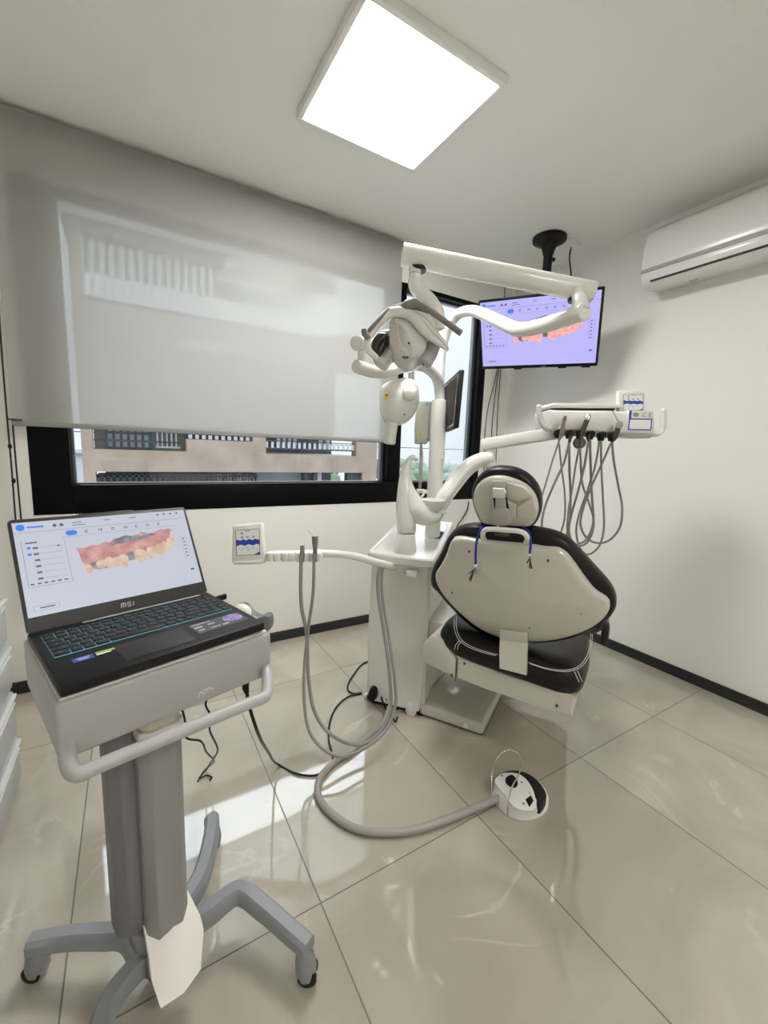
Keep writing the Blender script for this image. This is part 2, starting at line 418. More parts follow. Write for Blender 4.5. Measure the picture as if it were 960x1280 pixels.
# added fill light out of view: copy of the panel, brightens the near objects
lt_fill = lt.copy(); COL.objects.link(lt_fill); lt_fill.location = (lt.location.x, -1.35, CZ); lt_fill['label'] = 'added fill light, a copy of the square LED panel above the near half of the room'
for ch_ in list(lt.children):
    c_ = ch_.copy(); COL.objects.link(c_); c_.parent = lt_fill

# ------------------------------------------------------------------ outside
EXT = mat('render_beige', (.28, .22, .17), .85); add_mottle(EXT, (.235, .182, .142), (.325, .258, .20), 1.6, 6)
EXTP = mat('render_pale', (.30, .285, .265), .85)
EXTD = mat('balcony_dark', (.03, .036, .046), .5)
EXTB = mat('blue_window', (.02, .032, .075), .2)
EXTG = mat('pale_window', (.19, .24, .26), .25)
RAILD = mat('railing_dark', (.05, .055, .06), .5)
RAILW = mat('railing_pale', (.42, .43, .45), .5)
FY = 10.0
def fx(x, y): return on(x, y, V((0, FY, 0)), YN)
bd = thing('apartment_building', 'beige apartment block with slatted balconies seen across the street through the wide window', 'building', (2.4, FY, -6))
BX0, BX1, RZ = -.80, 5.78, 5.18
b = MB()
for x0, x1, z0, z1 in ((BX0, BX1, .645, 1.08), (2.45, 2.75, 1.08, 1.5), (BX0, -.62, 1.08, RZ), (-.62, 4.5, 1.62, 3.82), (BX0, -.6, -3, .645), (5.15, BX1, 1.08, 1.62), (5.35, BX1, -3, .645),
                       (-.62, 4.5, 5.02, RZ), (1.05, 2.45, 1.08, 1.35), (4.5, 5.6, 3.2, 4.1)):
    b.box(((x0+x1)/2, FY+.15, (z0+z1)/2), (x1-x0, .3, z1-z0))
b.build('facade', EXT, bd, smooth=False)
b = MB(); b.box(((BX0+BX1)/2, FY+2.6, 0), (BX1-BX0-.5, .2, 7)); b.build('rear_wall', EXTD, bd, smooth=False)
b = MB(); b.box((1.7, FY+1.3, 5.25), (5.2, 3, .14)); b.build('roof', EXTP, bd, smooth=False)
b = MB()
for z in (1.08, 4.0, -2.2): b.box(((BX0+BX1)/2, FY+1.4, z-.06), (BX1-BX0, 2.2, .12))
b.build('balcony_slab', EXTP, bd, smooth=False)
# left recessed balcony: blue panes and pale frames
def blk(name, m, rects, y, dy=.06):
    for x0, x1, z0, z1 in rects:
        b = MB(); b.box(((x0+x1)/2, y, (z0+z1)/2), (x1-x0, dy, z1-z0)); b.build(name, m, bd, smooth=False)
blk('balcony_panel', mat('balcony_panel_grey', (.10, .105, .10), .6), [(-.62, 1.05, 1.08, 1.62)], FY+.5)
blk('window', EXTB, [(-.42, .42, 1.1, 1.62)], FY+.44)
w = []
for i in range(6):
    x = -.38+i*.13
    w += [(x, x+.075, 1.14, 1.24), (x, x+.075, 1.29, 1.40), (x, x+.075, 1.45, 1.56)]
blk('window_pane', EXTG, w, FY+.40, .03)
blk('railing', RAILD, [(-.62, .95, 1.25, 1.28)], FY+.30, .03)
w = [(.50+i*.09, .53+i*.09, 1.16, 1.6) for i in range(5)]+[(.48, .95, 1.14, 1.18)]
blk('railing', RAILW, w, FY+.32, .03)
# middle strip of pale and dark slats
blk('railing', RAILD, [(1.05, 2.45, 1.35, 1.365), (1.05, 2.45, 1.45, 1.6)], FY+.12, .05)
blk('railing', RAILW, [(1.1+i*.135, 1.17+i*.135, 1.365, 1.45) for i in range(10)], FY+.1, .05)
# right balcony
blk('railing', RAILD, [(2.45, 5.2, 1.20, 1.24), (2.45, 5.2, 1.39, 1.41)], FY+.14, .04)
blk('railing', RAILW, [(2.5+i*.135, 2.56+i*.135, 1.23, 1.37) for i in range(20)], FY+.12, .04)
blk('railing', RAILW, [(3.1+i*.14, 3.18+i*.14, 1.24, 1.62) for i in range(4)]+[(4.2, 4.3, 1.24, 1.62), (4.4, 4.5, 1.24, 1.62)], FY+.3, .04)
blk('railing', RAILW, [(-.5+i*.16, -.42+i*.16, 3.9, 4.9) for i in range(14)]+[(2.3+i*.16, 2.36+i*.16, 3.9, 4.9) for i in range(11)]+[(-.7, -.58, 3.8, 5.0)], FY+.05, .04)
# lower floor
blk('window', EXTB, [(-.58, .5, -1.5, .60)], FY+.35)
blk('railing', RAILD, [(-.6+i*.11, -.55+i*.11, -.3, .58) for i in range(29)]+[(-.6, 2.6, .52, .56)], FY+.2, .04)
blk('railing', RAILW, [(1.7+i*.22, 1.78+i*.22, -.3, .58) for i in range(4)], FY+.25, .04)
blk('window', EXTG, [(2.62, 3.75, -1.5, .62)], FY+.4)
blk('column', EXTD, [(3.75, 3.85, -1.5, .64), (4.0, 4.1, -1.5, .64), (4.95, 5.35, -1.5, .64)], FY+.2, .2)
blk('column', RAILW, [(4.1, 4.25, -1.5, .64)], FY+.25, .1)

LEAF = [mat('leaf_dark', (.08, .115, .07), .8), mat('leaf_mid', (.135, .185, .12), .8), mat('leaf_hazed', (.20, .245, .205), .85)]  # haze over the far trees is put into the palest leaf green
BARK = mat('bark', (.12, .10, .08), .9)
def tree(x, y, top, r, k, label, group='trees beyond the street'):
    g0 = -7.5
    t = thing('tree', label, 'tree', (x, y, g0), group)
    b = MB()
    for i in range(16):
        a = rnd.uniform(0, 2*PI); q = rnd.uniform(.1, .8)*r; rr = r*rnd.uniform(.32, .55)
        c = V((x+q*math.cos(a), y+q*math.sin(a), top-rr-rnd.uniform(0, 1.3)*r))
        bb = bmesh.new(); bmesh.ops.create_icosphere(bb, subdivisions=3, radius=1)
        for v in bb.verts:
            v.co *= rr*(1+rnd.uniform(-.16, .16))
        b.merge(bb, Matrix.Translation(c))
    b.build('crown', LEAF[k], t, angle=180)
    b = MB(); b.tube([(x, y, g0), (x+.1, y, (g0+top)/2), (x, y, top-r)], [.3, .22, .12], 10); b.build('trunk', BARK, t)
TREES = [(9.6, 14.5, 1.05, 1.1, 1), (13.2, 19, .85, 1.5, 2), (16.4, 25, 1.1, 1.9, 2), (19.3, 21, .55, 1.5, 1), (22.2, 26, .85, 1.9, 2), (24.0, 21.5, .45, 1.6, 1), (28.2, 27, .95, 2.1, 2), (31.5, 22.5, .45, 1.7, 1), (36, 29, 1.0, 2.4, 2), (6.9, 16, .75, 1.0, 1)]
TL = ['green tree crown just right of the beige block', 'pale green tree behind the right corner of the beige block', 'pale grey green tree left in the narrow window pane', 'mid green tree low in the left of the narrow pane',
      'pale tree behind the dental unit column in the narrow pane', 'mid green tree right of the dental unit column', 'pale tall tree in the right half of the narrow pane', 'mid green tree at the right edge of the narrow pane', 'farthest pale tree at the right edge of the narrow pane', 'green tree seen under the right balcony of the block']
for a, l in zip(TREES, TL): tree(*a, l)
b = MB(); b.poly([(-60, 5, -7.5), (90, 5, -7.5), (90, 120, -7.5), (-60, 120, -7.5)])
struct(b, 'ground', mat('street', (.30, .31, .30), .9), smooth=False)
nb = thing('neighbour_house', 'pale far house in the sliver left of the beige block', 'building', (-3.2, 22, -7.5))
b = MB(); b.box((-4.4, 23, -3.4), (5.4, 3, 8.2)); b.build('wall', RAILW, nb, smooth=False)
b = MB(); b.box((-4.4, 23, .78), (5.8, 3.4, .16)); b.build('roof', mat('roof_grey', (.4, .4, .4), .8), nb, smooth=False)
b = MB(); b.box((-2.6, 21.48, -.6), (.8, .06, .9)); b.box((-2.6, 21.48, -2.6), (.8, .06, .9)); b.build('window', EXTB, nb, smooth=False)
b = MB(); b.tube([(-20, 30, 1.9), (15, 30, 1.55), (60, 30, 1.9)], .03, 8, 8); pwl = thing('power_line', 'thin dark overhead cable crossing the sky in the narrow pane', 'cable', (15, 30, -7.5))
b.build('wire', RAILD, pwl)
for x in (-20, 60):
    b = MB(); b.cyl((x, 30, -7.5), (x, 30, 2.1), .14, .1, 12); b.build('pole', BARK, pwl)

# ------------------------------------------------------------------ sky
w = bpy.data.worlds.new('sky'); bpy.context.scene.world = w; w.use_nodes = True
nt = w.node_tree; bg = nt.nodes['Background']
tc = nt.nodes.new('ShaderNodeTexCoord'); nz = nt.nodes.new('ShaderNodeTexNoise'); rp = nt.nodes.new('ShaderNodeValToRGB')
nz.inputs['Scale'].default_value = 3.5; nz.inputs['Detail'].default_value = 5
rp.color_ramp.elements[0].position = .35; rp.color_ramp.elements[0].color = (.66, .74, .86, 1)
rp.color_ramp.elements[1].position = .65; rp.color_ramp.elements[1].color = (.84, .88, .93, 1)
nt.links.new(tc.outputs['Generated'], nz.inputs['Vector']); nt.links.new(nz.outputs['Fac'], rp.inputs['Fac']); sx = nt.nodes.new('ShaderNodeSeparateXYZ'); el = nt.nodes.new('ShaderNodeValToRGB'); ml = nt.nodes.new('ShaderNodeMix'); ml.data_type = 'RGBA'; ml.blend_type = 'MULTIPLY'; ml.inputs[0].default_value = 1
e = el.color_ramp.elements; e[0].position = .0; e[0].color = (.20, .20, .20, 1); e[1].position = 1; e[1].color = (1, 1, 1, 1)
q = el.color_ramp.elements.new(.33); q.color = (.215, .215, .215, 1); q = el.color_ramp.elements.new(.62); q.color = (.85, .85, .85, 1)
nt.links.new(tc.outputs['Generated'], sx.inputs[0]); nt.links.new(sx.outputs[2], el.inputs['Fac'])
nt.links.new(rp.outputs['Color'], ml.inputs[6]); nt.links.new(el.outputs['Color'], ml.inputs[7]); nt.links.new(ml.outputs[2], bg.inputs['Color'])
bg.inputs['Strength'].default_value = 5.6
sc = bpy.context.scene
sc.view_settings.view_transform = 'Standard'; sc.view_settings.look = 'None'; sc.view_settings.gamma = 1; sc.view_settings.exposure = .14; sc.view_settings.use_curve_mapping = False
sc.cycles.max_bounces = 10; sc.cycles.diffuse_bounces = 6; sc.cycles.transparent_max_bounces = 12

# ------------------------------------------------------------------ dental chair
CU = V((math.cos(math.radians(30)), math.sin(math.radians(30)), 0)); CW = V((CU.y, -CU.x, 0))
B0 = at(640, 800, 1.62)
CH0 = V((B0.x, B0.y, 0))
def cp(a, b, z): return CH0+CU*a+CW*b+Z*z
chair = thing('dental_chair', 'black and cream dental chair seen from behind, upright beside the unit', 'dental chair', cp(.1, 0, 0))
REC = math.radians(20)
BU = -CU*math.sin(REC)+Z*math.cos(REC); BN = CU*math.cos(REC)+Z*math.sin(REC)     # up the back, and forwards out of it
def cx2(x, y): return (530+x/3.692, 640+y/3.692)
def on_back(pts, off, n=110):
    q = [on(*cx2(x, y), B0+BN*off, BN) for x, y in pts]
    return resample(catmull(q, 8, True), n)
shell = [(135, 126), (118, 150), (105, 190), (75, 250), (53, 285), (56, 322), (80, 370), (120, 420), (170, 470), (240, 528), (300, 560), (360, 580), (420, 592), (480, 599), (580, 595), (680, 573), (780, 530), (838, 482), (858, 440), (848, 412), (790, 370), (740, 310), (690, 240), (655, 198), (615, 174), (560, 170), (500, 160), (400, 150), (300, 140), (220, 128), (170, 121)]
outer = [(270, 72), (200, 71), (145, 86), (105, 125), (75, 190), (42, 250), (28, 300), (34, 345), (60, 372), (100, 420), (150, 472), (220, 535), (290, 575), (350, 592), (420, 602), (490, 608), (590, 603), (690, 583), (780, 548), (850, 502), (884, 455), (886, 410), (868, 365), (840, 328), (800, 285), (755, 235), (705, 180), (660, 138), (600, 110), (500, 88), (400, 74), (330, 70)]
bk = MB(); o_ = on_back(outer, .03)
bk.puff(o_, BN, [(.045, -.012), (.018, -.010), (.004, 0), (0, .015), (0, .035), (.008, .055), (.03, .072), (.06, .078)], dish=.01)
backrest = bk.build('backrest', BLACKL, chair, angle=60)
sh = MB(); sh.puff(on_back(shell, 0), -BN, [(0, -.028), (0, -.004), (.002, .002), (.008, .007), (.03, .012)], dish=.022)
shell_o = sh.build('back_shell', CREAM, backrest, angle=50); lab(shell_o, 'glossy cream plastic shell on the rear of the backrest')
b = MB()
for x, y in ((208, 183), (572, 226), (722, 468), (325, 498), (487, 535), (130, 372)):
    p = on(*cx2(x, y), B0-BN*(.021 if x in (325, 487) else .017), BN); b.cyl(p+BN*.02, p-BN*.001, .005, .004, 12)
b.build('screw', DSTEEL, shell_o)
# bracket strap from the backrest down to the seat casing
st = [on(*cx2(x, y), B0-BN*.028, BN) for x, y in ((348, 545), (350, 720), (472, 752), (478, 560))]
PV = cp(-.088, 0, 0)
tl_, tr_ = [on(*cx2(x, y), B0-BN*.034, BN) for x, y in ((350, 545), (478, 560))]
ml_, mr_ = [on(*cx2(x, y), B0-BN*.034, BN) for x, y in ((350, 590), (478, 606))]
bl_, br_ = [on(*cx2(x, y), PV, CU) for x, y in ((349, 722), (473, 754))]
b = MB(); b.loft([[p, q, q+CU*.02, p+CU*.02] for p, q in ((tl_, tr_), (ml_, mr_), (ml_.lerp(bl_, .35)-CU*.008, mr_.lerp(br_, .35)-CU*.008), (bl_, br_))]); lab(b.build('back_bracket', CREAM, chair), 'cream strap joining backrest and seat')
b = MB(); b.prism([on(*cx2(x, y), PV+CU*.006, CU) for x, y in ((349, 719), (349, 727), (474, 759), (474, 751))], CU*.012); b.build('bracket_gap', BLACKP, chair)
# push handle at the top of the back
HB = B0-BN*.03
def cx1(x, y): return (580+x/8, 570+y/8)
hp = [on(*cx1(x, y), HB+BN*o, BN) for x, y, o in ((205, 835, .02), (190, 810, 0), (190, 770, -.012), (215, 738, -.015), (270, 732, -.015), (430, 742, -.015), (545, 752, -.015), (600, 772, -.015), (630, 810, -.012), (630, 850, 0), (615, 870, .02))]
b = MB(); b.tube(hp, .0085, 14, 5); lab(b.build('push_handle', UNITS, chair), 'white bar handle on top of the backrest')
# headrest
HP = B0+BN*.03
ho = [(75, 390), (95, 290), (150, 200), (235, 142), (340, 122), (460, 132), (560, 162), (640, 212), (712, 290), (758, 385), (772, 480), (762, 580), (725, 665), (665, 712), (560, 708), (400, 698), (260, 690), (175, 668), (125, 585), (92, 500)]
hi = [(88, 420), (112, 325), (175, 252), (270, 212), (380, 207), (500, 237), (610, 292), (688, 372), (728, 462), (738, 560), (708, 655), (655, 705), (560, 706), (400, 697), (262, 688), (182, 668), (133, 582), (100, 500)]
def on_head(pts, off): return resample(catmull([on(*cx1(x, y), HP+BN*off, BN) for x, y in pts], 6, True), 72)
b = MB(); b.puff(on_head(ho, .04), BN, [(.02, -.015), (.006, -.01), (0, .004), (0, .03), (.01, .048), (.03, .056)], dish=.006)
hd = b.build('headrest', BLACKL, chair, angle=60)
b = MB(); b.puff(on_head(hi, .012), -BN, [(0, -.022), (0, -.004), (.003, .004), (.010, .010)], dish=.012)
hs = b.build('headrest_shell', CREAM, hd, angle=50); lab(hs, 'cream moulded rear shell of the headrest')
def hq(x, y, off): return on(*cx1(x, y), HP+BN*off, BN)
b = MB()
b.prism([hq(x, y, -.008) for x, y in ((285, 240), (430, 245), (440, 420), (530, 480), (530, 615), (470, 620), (300, 560), (290, 420))], -BN*.008, .003)
b.build('headrest_recess', CREAMD, hs)
b = MB(); b.prism([hq(x, y, -.006) for x, y in ((435, 250), (600, 300), (685, 385), (555, 440), (440, 400))], -BN*.013, .004)
b.prism([hq(x, y, -.006) for x, y in ((530, 500), (690, 400), (728, 540), (700, 640), (540, 610))], -BN*.010, .004)
b.build('headrest_rib', CREAM, hs)
b = MB(); b.prism([hq(x, y, -.014) for x, y in ((292, 400), (430, 410), (455, 540), (310, 520))], -BN*.004); b.build('slot', BLACKP, hs)
b = MB(); b.prism([hq(x, y, -.018) for x, y in ((318, 400), (415, 405), (432, 560), (320, 560))], -BN*.008, .002); b.build('headrest_stem', GREYP, hd)
b = MB(); c0, c1_ = hq(290, 360, -.026), hq(418, 362, -.026); b.cyl(c0, c1_, .0085, bev=.002)
b.prism([hq(x, y, -.02) for x, y in ((292, 310), (412, 312), (415, 410), (292, 405))], -BN*.014, .004); b.build('headrest_clamp', UNITS, hd)
b = MB(); kn = resample(catmull([hq(x, y, -.022) for x, y in ((270, 600), (300, 535), (370, 515), (440, 530), (476, 590), (470, 660), (400, 680), (310, 670))], 6, True), 40)
b.puff(kn, -BN, [(.002, -.01), (0, 0), (0, .014), (.003, .018), (.006, .019)], dish=.002); lab(b.build('headrest_knob', mat('knob_taupe', (.40, .38, .34), .4), hd), 'taupe locking lever behind the headrest')
b = MB(); b.cyl(hq(337, 660, -.02), hq(340, 742, -.02), .0032, .0032, 12); b.build('stem_pin', UNITS, hd)
b = MB(); b.bar(hq(365, 560, .012), on(*cx1(380, 800), B0+BN*.02, BN), .05, .012, BN, .003); b.build('stem_bar', DSTEEL, hd)

# seat: long cushion, seen from its rear end
zs = .445
seat_o = [(-.03, -.275), (-.055, -.2), (-.06, -.1), (-.06, 0), (-.065, .12), (-.06, .2), (-.03, .245), (.08, .265), (.3, .26), (.6, .22), (.95, .19), (1.12, .15), (1.16, 0), (1.12, -.17), (.95, -.22), (.6, -.25), (.3, -.29), (.08, -.30)]
def seat_at(x, y, z=zs): return cp(x, y, z)
so = resample(catmull([cp(a, b_, zs) for a, b_ in seat_o], 6, True), 120)
b = MB(); b.puff(so, Z, [(.03, -.012), (.012, -.009), (0, .002), (-.004, .03), (0, .055), (.012, .075), (.03, .088)], dish=-.02)
seat = b.build('seat', BLACKL, chair, angle=60)
# lift the two rear bolsters a little, leave the middle lower, like the photograph
me = seat.data
inv = chair.matrix_basis
for v in me.vertices:
    p = inv @ v.co-CH0; a_, b_ = p.dot(CU), p.dot(CW)
    if a_ < .5:
        k_ = max(0, 1-(a_+.06)/.5)
        v.co.z += k_*(.030*math.exp(-((b_+.26)/.10)**2)-.018*max(0, (b_+.05)/.3)+.005)
me.update()
def stitch(name, pts):
    b = MB(); b.tube(pts, .0013, 6, 6); return b.build(name, STITCH, seat)
def cx3(x, y): return (530+x/3.84, 760+y/3.84)
SP = cp(-.068, 0, .5)
for dx in (0, 1):
    q = [on(*cx3(x+dx*10, y-dx*4), SP+CU*o, CU) for x, y, o in ((148, 40, .05), (145, 90, .022), (165, 150, .0), (210, 185, -.004), (290, 215, -.004), (345, 228, -.004))]
    stitch('stitching', q)
    q = [on(*cx3(x-dx*8, y-dx*6), SP+CU*o, CU) for x, y, o in ((510, 268, -.004), (600, 296, -.004), (690, 304, -.004), (750, 285, 0), (790, 235, .012), (806, 170, .03), (808, 125, .05))]
    stitch('stitching', q)
    q = [on(*cx3(x+dx*14, y), SP+CU*o, CU) for x, y, o in ((168, 158, 0), (152, 178, .002), (146, 200, .004))]; stitch('stitching', q)
    q = [on(*cx3(x+dx*15, y-dx*3), SP+CU*o, CU) for x, y, o in ((722, 304, -.002), (732, 328, 0), (745, 356, .006))]; stitch('stitching', q)
# casing under the seat
def casing(name, m, prof, a0, a1, bev=.008):
    b = MB(); b.prism([cp(a0, b_, z) for b_, z in prof], CU*(a1-a0), bev); return b.build(name, m, chair)
cs = MB()
def csec(a, sh=0):  # rear section, wraps round towards the right side
    return [(-.20, .455), (-.05, .445), (-.035, .437), (.075, .435), (.09, .447), (.16, .437), (.245, .425), (.24, .352), (.10, .345), (0, .350), (-.08, .352), (-.20, .365)]
q0 = [cp(-.045, b_, z) for b_, z in csec(0)]; q1 = [cp(.95, b_*.8, z) for b_, z in csec(0)]; qm = [cp(.05, b_*1.05, z) for b_, z in csec(0)]
qi = [cp(-.050, b_*.96, .38+(z-.38)*.92) for b_, z in csec(0)]
cs.loft([qi, q0, qm, q1]); lab(cs.build('seat_casing', CREAM, chair, angle=25), 'cream stepped casing under the seat')
b = MB(); b.prism([cp(-.05, b_, z) for b_, z in ((-.35, .385), (-.35, .47), (-.315, .515), (-.27, .51), (-.20, .44), (-.20, .36))], CU*.30, .010); b.build('casing_arm', CREAM, chair)
b = MB()
for b_, z in ((-.165, .435), (.185, .375), (-.215, .37)):
    b.cyl(cp(-.03, b_, z), cp(-.056, b_, z), .005, .0045, 12)
b.build('casing_screw', DSTEEL, chair)
b = MB(); b.tube([cp(-.0505, -.197, .45), cp(-.0525, -.197, .35)], .0018, 6); b.build('casing_seam', CAULK, chair)
b = MB(); b.tube([cp(.42, .20, .46), cp(.42, .29, .52), cp(.36, .305, .64), cp(.06, .310, .65)], .011, 12, 5); b.build('armrest_bracket', DSTEEL, chair)
b = MB(); b.prism([cp(a, b_, .30) for a, b_ in ((.15, -.50), (.15, -.27), (.62, -.27), (.62, -.50))], Z*.19, .015); b.build('gap_block', CREAMD, chair)  # hidden link across the gap, added to block light between cabinet and chair
# base plate on the floor and lifting column
b = MB(); b.prism([cp(.0, .297, z) for z in (.615, .63)]+[cp(.01, .297, .678), cp(.07, .297, .688), cp(.07, .297, .615)], CW*.026, .012); b.build('armrest', BLACKL, chair)
# base plate on the floor and lifting column
bA, bB, bC, bD = onz(531, 897, 0), onz(603, 922, 0), onz(639, 866, 0), None
bu = (bC-bB); bu = CU*bu.length*2.2; bA = bA-(bB-bA)*.15
zb = .058
fp = [bA, bB, bB+bu, bA+bu]
b = MB(); b.prism([p+Z*.004 for p in fp], Z*zb, .018, 4); lab(b.build('base_plate', CREAM, chair, angle=50), 'flat cream base plate on the floor')
b = MB(); b.prism([p+Z*.001+((fp[0]+fp[2])/2-p).normalized()*.014 for p in fp], Z*.006); b.build('base_foot', BLACKP, chair)
pb = bB+(bA-bB)*.25+Z*.028
b = MB(); nb_ = (-CU); b.cyl(pb+CU*.02, pb-CU*.003, .012, .012, 18, .002); b.build('base_button', UNITS, chair)
b = MB(); m_ = cp(.42, -.12, 0); b.prism([cp(a, b_, .07) for a, b_ in ((.50, -.3), (.50, -.10), (.75, -.10), (.75, -.3))], Z*.32, .03, 3); b.build('lift_column', CREAMD, chair)

# bib cord with clips over the backrest top
bc = thing('bib_cord', 'blue bib cord with two metal clips hanging over the top of the chair back', 'bib cord', hp[5])
def k2(x, y, o): return on(*cx2(x, y), B0-BN*o, BN)
b = MB(); b.tube([k2(300, 66, -.075), k2(275, 66, -.03), k2(262, 80, .028), k2(248, 112, .036), k2(240, 165, .042), k2(238, 240, .044)], .0042, 10, 6)
b.tube([k2(440, 70, -.075), k2(462, 74, -.03), k2(482, 95, .028), k2(491, 125, .04), k2(491, 160, .042), k2(488, 190, .044)], .0042, 10, 6)
b.tube([k2(300, 66, -.075), k2(370, 60, -.09), k2(440, 70, -.075)], .0042, 10, 6)
b.build('cord', BLUEC, bc)
for (x, y), (ex, ey) in (((238, 247), (212, 318)), ((487, 196), (494, 262))):
    b = MB(); p0, p1 = k2(x, y, .044), k2(ex, ey, .046); d = p1-p0
    b.cyl(p0+d*-.08, p0+d*.08, .0052, .0052, 12, .001); b.build('bead', WHITE, bc)
    b = MB(); s_ = BN.cross(d).normalized()
    b.tube([p0+d*.08, p0+d*.3], .0016, 8)
    b.ell(p0+d*.34, (.003, .003, .003))
    b.bar(p0+d*.35, p0+d*.98+s_*.004, .005, .0015, BN); b.bar(p0+d*.35-BN*.004, p0+d*1.0-s_*.003, .005, .0015, BN)
    b.bar(p0+d*.3+s_*.002, p0+d*.62+s_*.012, .004, .0015, BN)
    lab(b.build('clip', DSTEEL, bc), 'small metal alligator clip')

# ------------------------------------------------------------------ dental unit (side cabinet)
UU = V((.775, .632, 0)).normalized(); UW = V((UU.y, -UU.x, 0))
U0 = onz(457, 880, 0); UWD = .296; UD = .46
def up_(a, b, z): return U0+UU*a+UW*b+Z*z
unit = thing('dental_unit', 'white side cabinet with spittoon and mast standing left of the dental chair', 'dental unit', up_(UD/2, UWD/2, 0))
b = MB()
b.loft([[up_(-.0+t, -.0, z), up_(-.0+t, UWD, z), up_(UD, UWD, z), up_(UD, -.0, z)] for z, t in ((.03, 0), (.4, .003), (.745, .006))])
bm_ = b.bm; bmesh.ops.bevel(bm_, geom=[e for e in bm_.edges if abs((e.verts[0].co-e.verts[1].co).normalized().z) > .9], offset=.022, segments=4, affect='EDGES')
b.build('cabinet_body', UNITS, unit, angle=30)
b = MB(); b.prism([up_(.02, .02, .004), up_(.02, UWD-.02, .004), up_(UD-.02, UWD-.02, .004), up_(UD-.02, .02, .004)], Z*.04); b.build('plinth', BLACKP, unit)
b = MB(); b.box(up_(-.004, UWD*.78, .045), (.014, .036, .04), .006, Matrix((UU, UW, Z)).transposed()); b.build('foot_cover', UNITS, unit)
b = MB()
for bb_ in (.155, .276): b.cyl(up_(.03, bb_, 0), up_(.03, bb_, .035), .016, .016, 16)
b.build('levelling_foot', BLACKP, unit)
# top: sloping plate, bowed front edge
def topz(a): return .785+.10*max(0, a+.02)/.5*(.75+.25*max(0, a)/.48)
tops, bots = [], []
ed = [(-.006, -.012), (-.018, .05), (-.026, .15), (-.020, .25), (-.008, UWD+.012), (.15, UWD+.014), (.35, UWD+.012), (UD+.02, UWD+.004), (UD+.02, .02), (.35, -.006), (.15, -.012)]
tp0 = [up_(a, b_, topz(a)) for a, b_ in ed]
b = MB()
cen = sum(tp0, V())/len(tp0)
def ins(pts, k): return [p+(cen-p)*k for p in pts]
b.loft([[p-Z*.042 for p in ins(tp0, .03)], [p-Z*.036 for p in tp0], [p-Z*.006 for p in tp0], [p+Z*.0 for p in ins(tp0, .025)], [p+Z*.001 for p in ins(tp0, .13)], [p-Z*.004 for p in ins(tp0, .15)], [p-Z*.004 for p in ins(tp0, .9)]])
b.build('cabinet_top', UNIT, unit, angle=25)
ventb = MB()
for i in range(7):
    a_ = .25+i*.014; ventb.bar(up_(a_, UWD-.055, topz(a_)+.001), up_(a_, UWD-.015, topz(a_)+.001), .006, .003)
ventb.build('vent_slots', CAULK, unit)
# sockets, caps and outlets on the front
def front(x, y, o=0): return on(x, y, U0-UU*o, UU)
b = MB(); p = front(516, 716, .0); b.box(p, (.05, .052, .034), .006, Matrix((UU, UW, Z)).transposed()); b.build('tube_clip', WHITE, unit)
b = MB()
for x, y, r in ((505, 737, .006), (504, 718, .007)): b.cyl(front(x, y, -.01), front(x, y, .003), r, r, 14, .001)
b.build('lock_screw', STEEL, unit)
b = MB()
for x, y, r in ((483, 874.5, .004), (477, 872, .005)): b.cyl(front(x, y, -.01), front(x, y, .003), r, r, 12)
b.build('hose_port', BLACKP, unit)
b = MB(); p = front(514, 888, -.006); b.lathe([(.001, .0075), (.022, .0075), (.024, .009), (.026, .0075), (.026, 0)], p, -UU, 24); b.build('round_cap', UNITS, unit)

# spittoon with water fountain
def c4(x, y): return (455+x/6.4, 550+y/6.4)
SD = 1.98
def s4(x, y, d=0): return at(*c4(x, y), SD+d)
pm = SD/FPX/6.4
b = MB()
pb_ = s4(330, 852)
b.lathe([(88*pm, -.03), (88*pm, 0), (84*pm, .006), (73*pm, 105*pm), (70*pm, 108*pm)], pb_, Z, 36)
b.build('spittoon_base', UNIT, unit, angle=40)
b = MB()
b.tube([s4(342, 742), s4(340, 700), s4(335, 620), s4(328, 520), s4(330, 420), s4(330, 330), s4(335, 250), s4(348, 190), s4(372, 150), s4(398, 140), s4(418, 158)], [x*pm for x in (74, 78, 79, 73, 65, 54, 40, 30, 24, 21, 18)], 28, 6)
b.build('water_fountain', UNIT, unit, angle=60)
b = MB(); b.cyl(s4(405, 140), s4(424, 166), 16*pm, 14*pm, 16); b.build('fountain_nozzle', GREYP, unit)
b = MB(); b.tube([s4(338, 300, .0), s4(348, 390, .0), s4(372, 470, .0), s4(408, 545), s4(462, 598), s4(525, 622), s4(580, 612), s4(618, 590)], [x*pm for x in (34, 56, 76, 92, 86, 64, 36, 8)], 26, 6); b.build('bowl_holder', UNIT, unit, angle=60)
b = MB(); bc_ = s4(540, 478, .02); R_ = 112*pm
b.lathe([(R_*.35, -.062), (R_*.62, -.05), (R_*.88, -.026), (R_*.98, -.004), (R_, 0), (R_*.96, .002), (R_*.92, -.004), (R_*.8, -.024), (R_*.5, -.043), (R_*.12, -.05)], bc_, Z, 40); b.build('spittoon_bowl', UNIT, unit, angle=50)
b = MB(); b.box(at(554, 640, 2.02), (.045, .03, .012), .004, Matrix((RT, FW, Z)).transposed()); b.build('bowl_plug', WHITE, unit)

# mast
MD = 2.15
ms = at(542, 640, MD); 
def mastp(y): 
    q = on(542, y, ms, FW); return V((ms.x, ms.y, q.z))
b = MB(); b.cyl(V((ms.x, ms.y, .80)), mastp(500), .039, .039, 32, .004); b.build('mast', UNITS, unit)

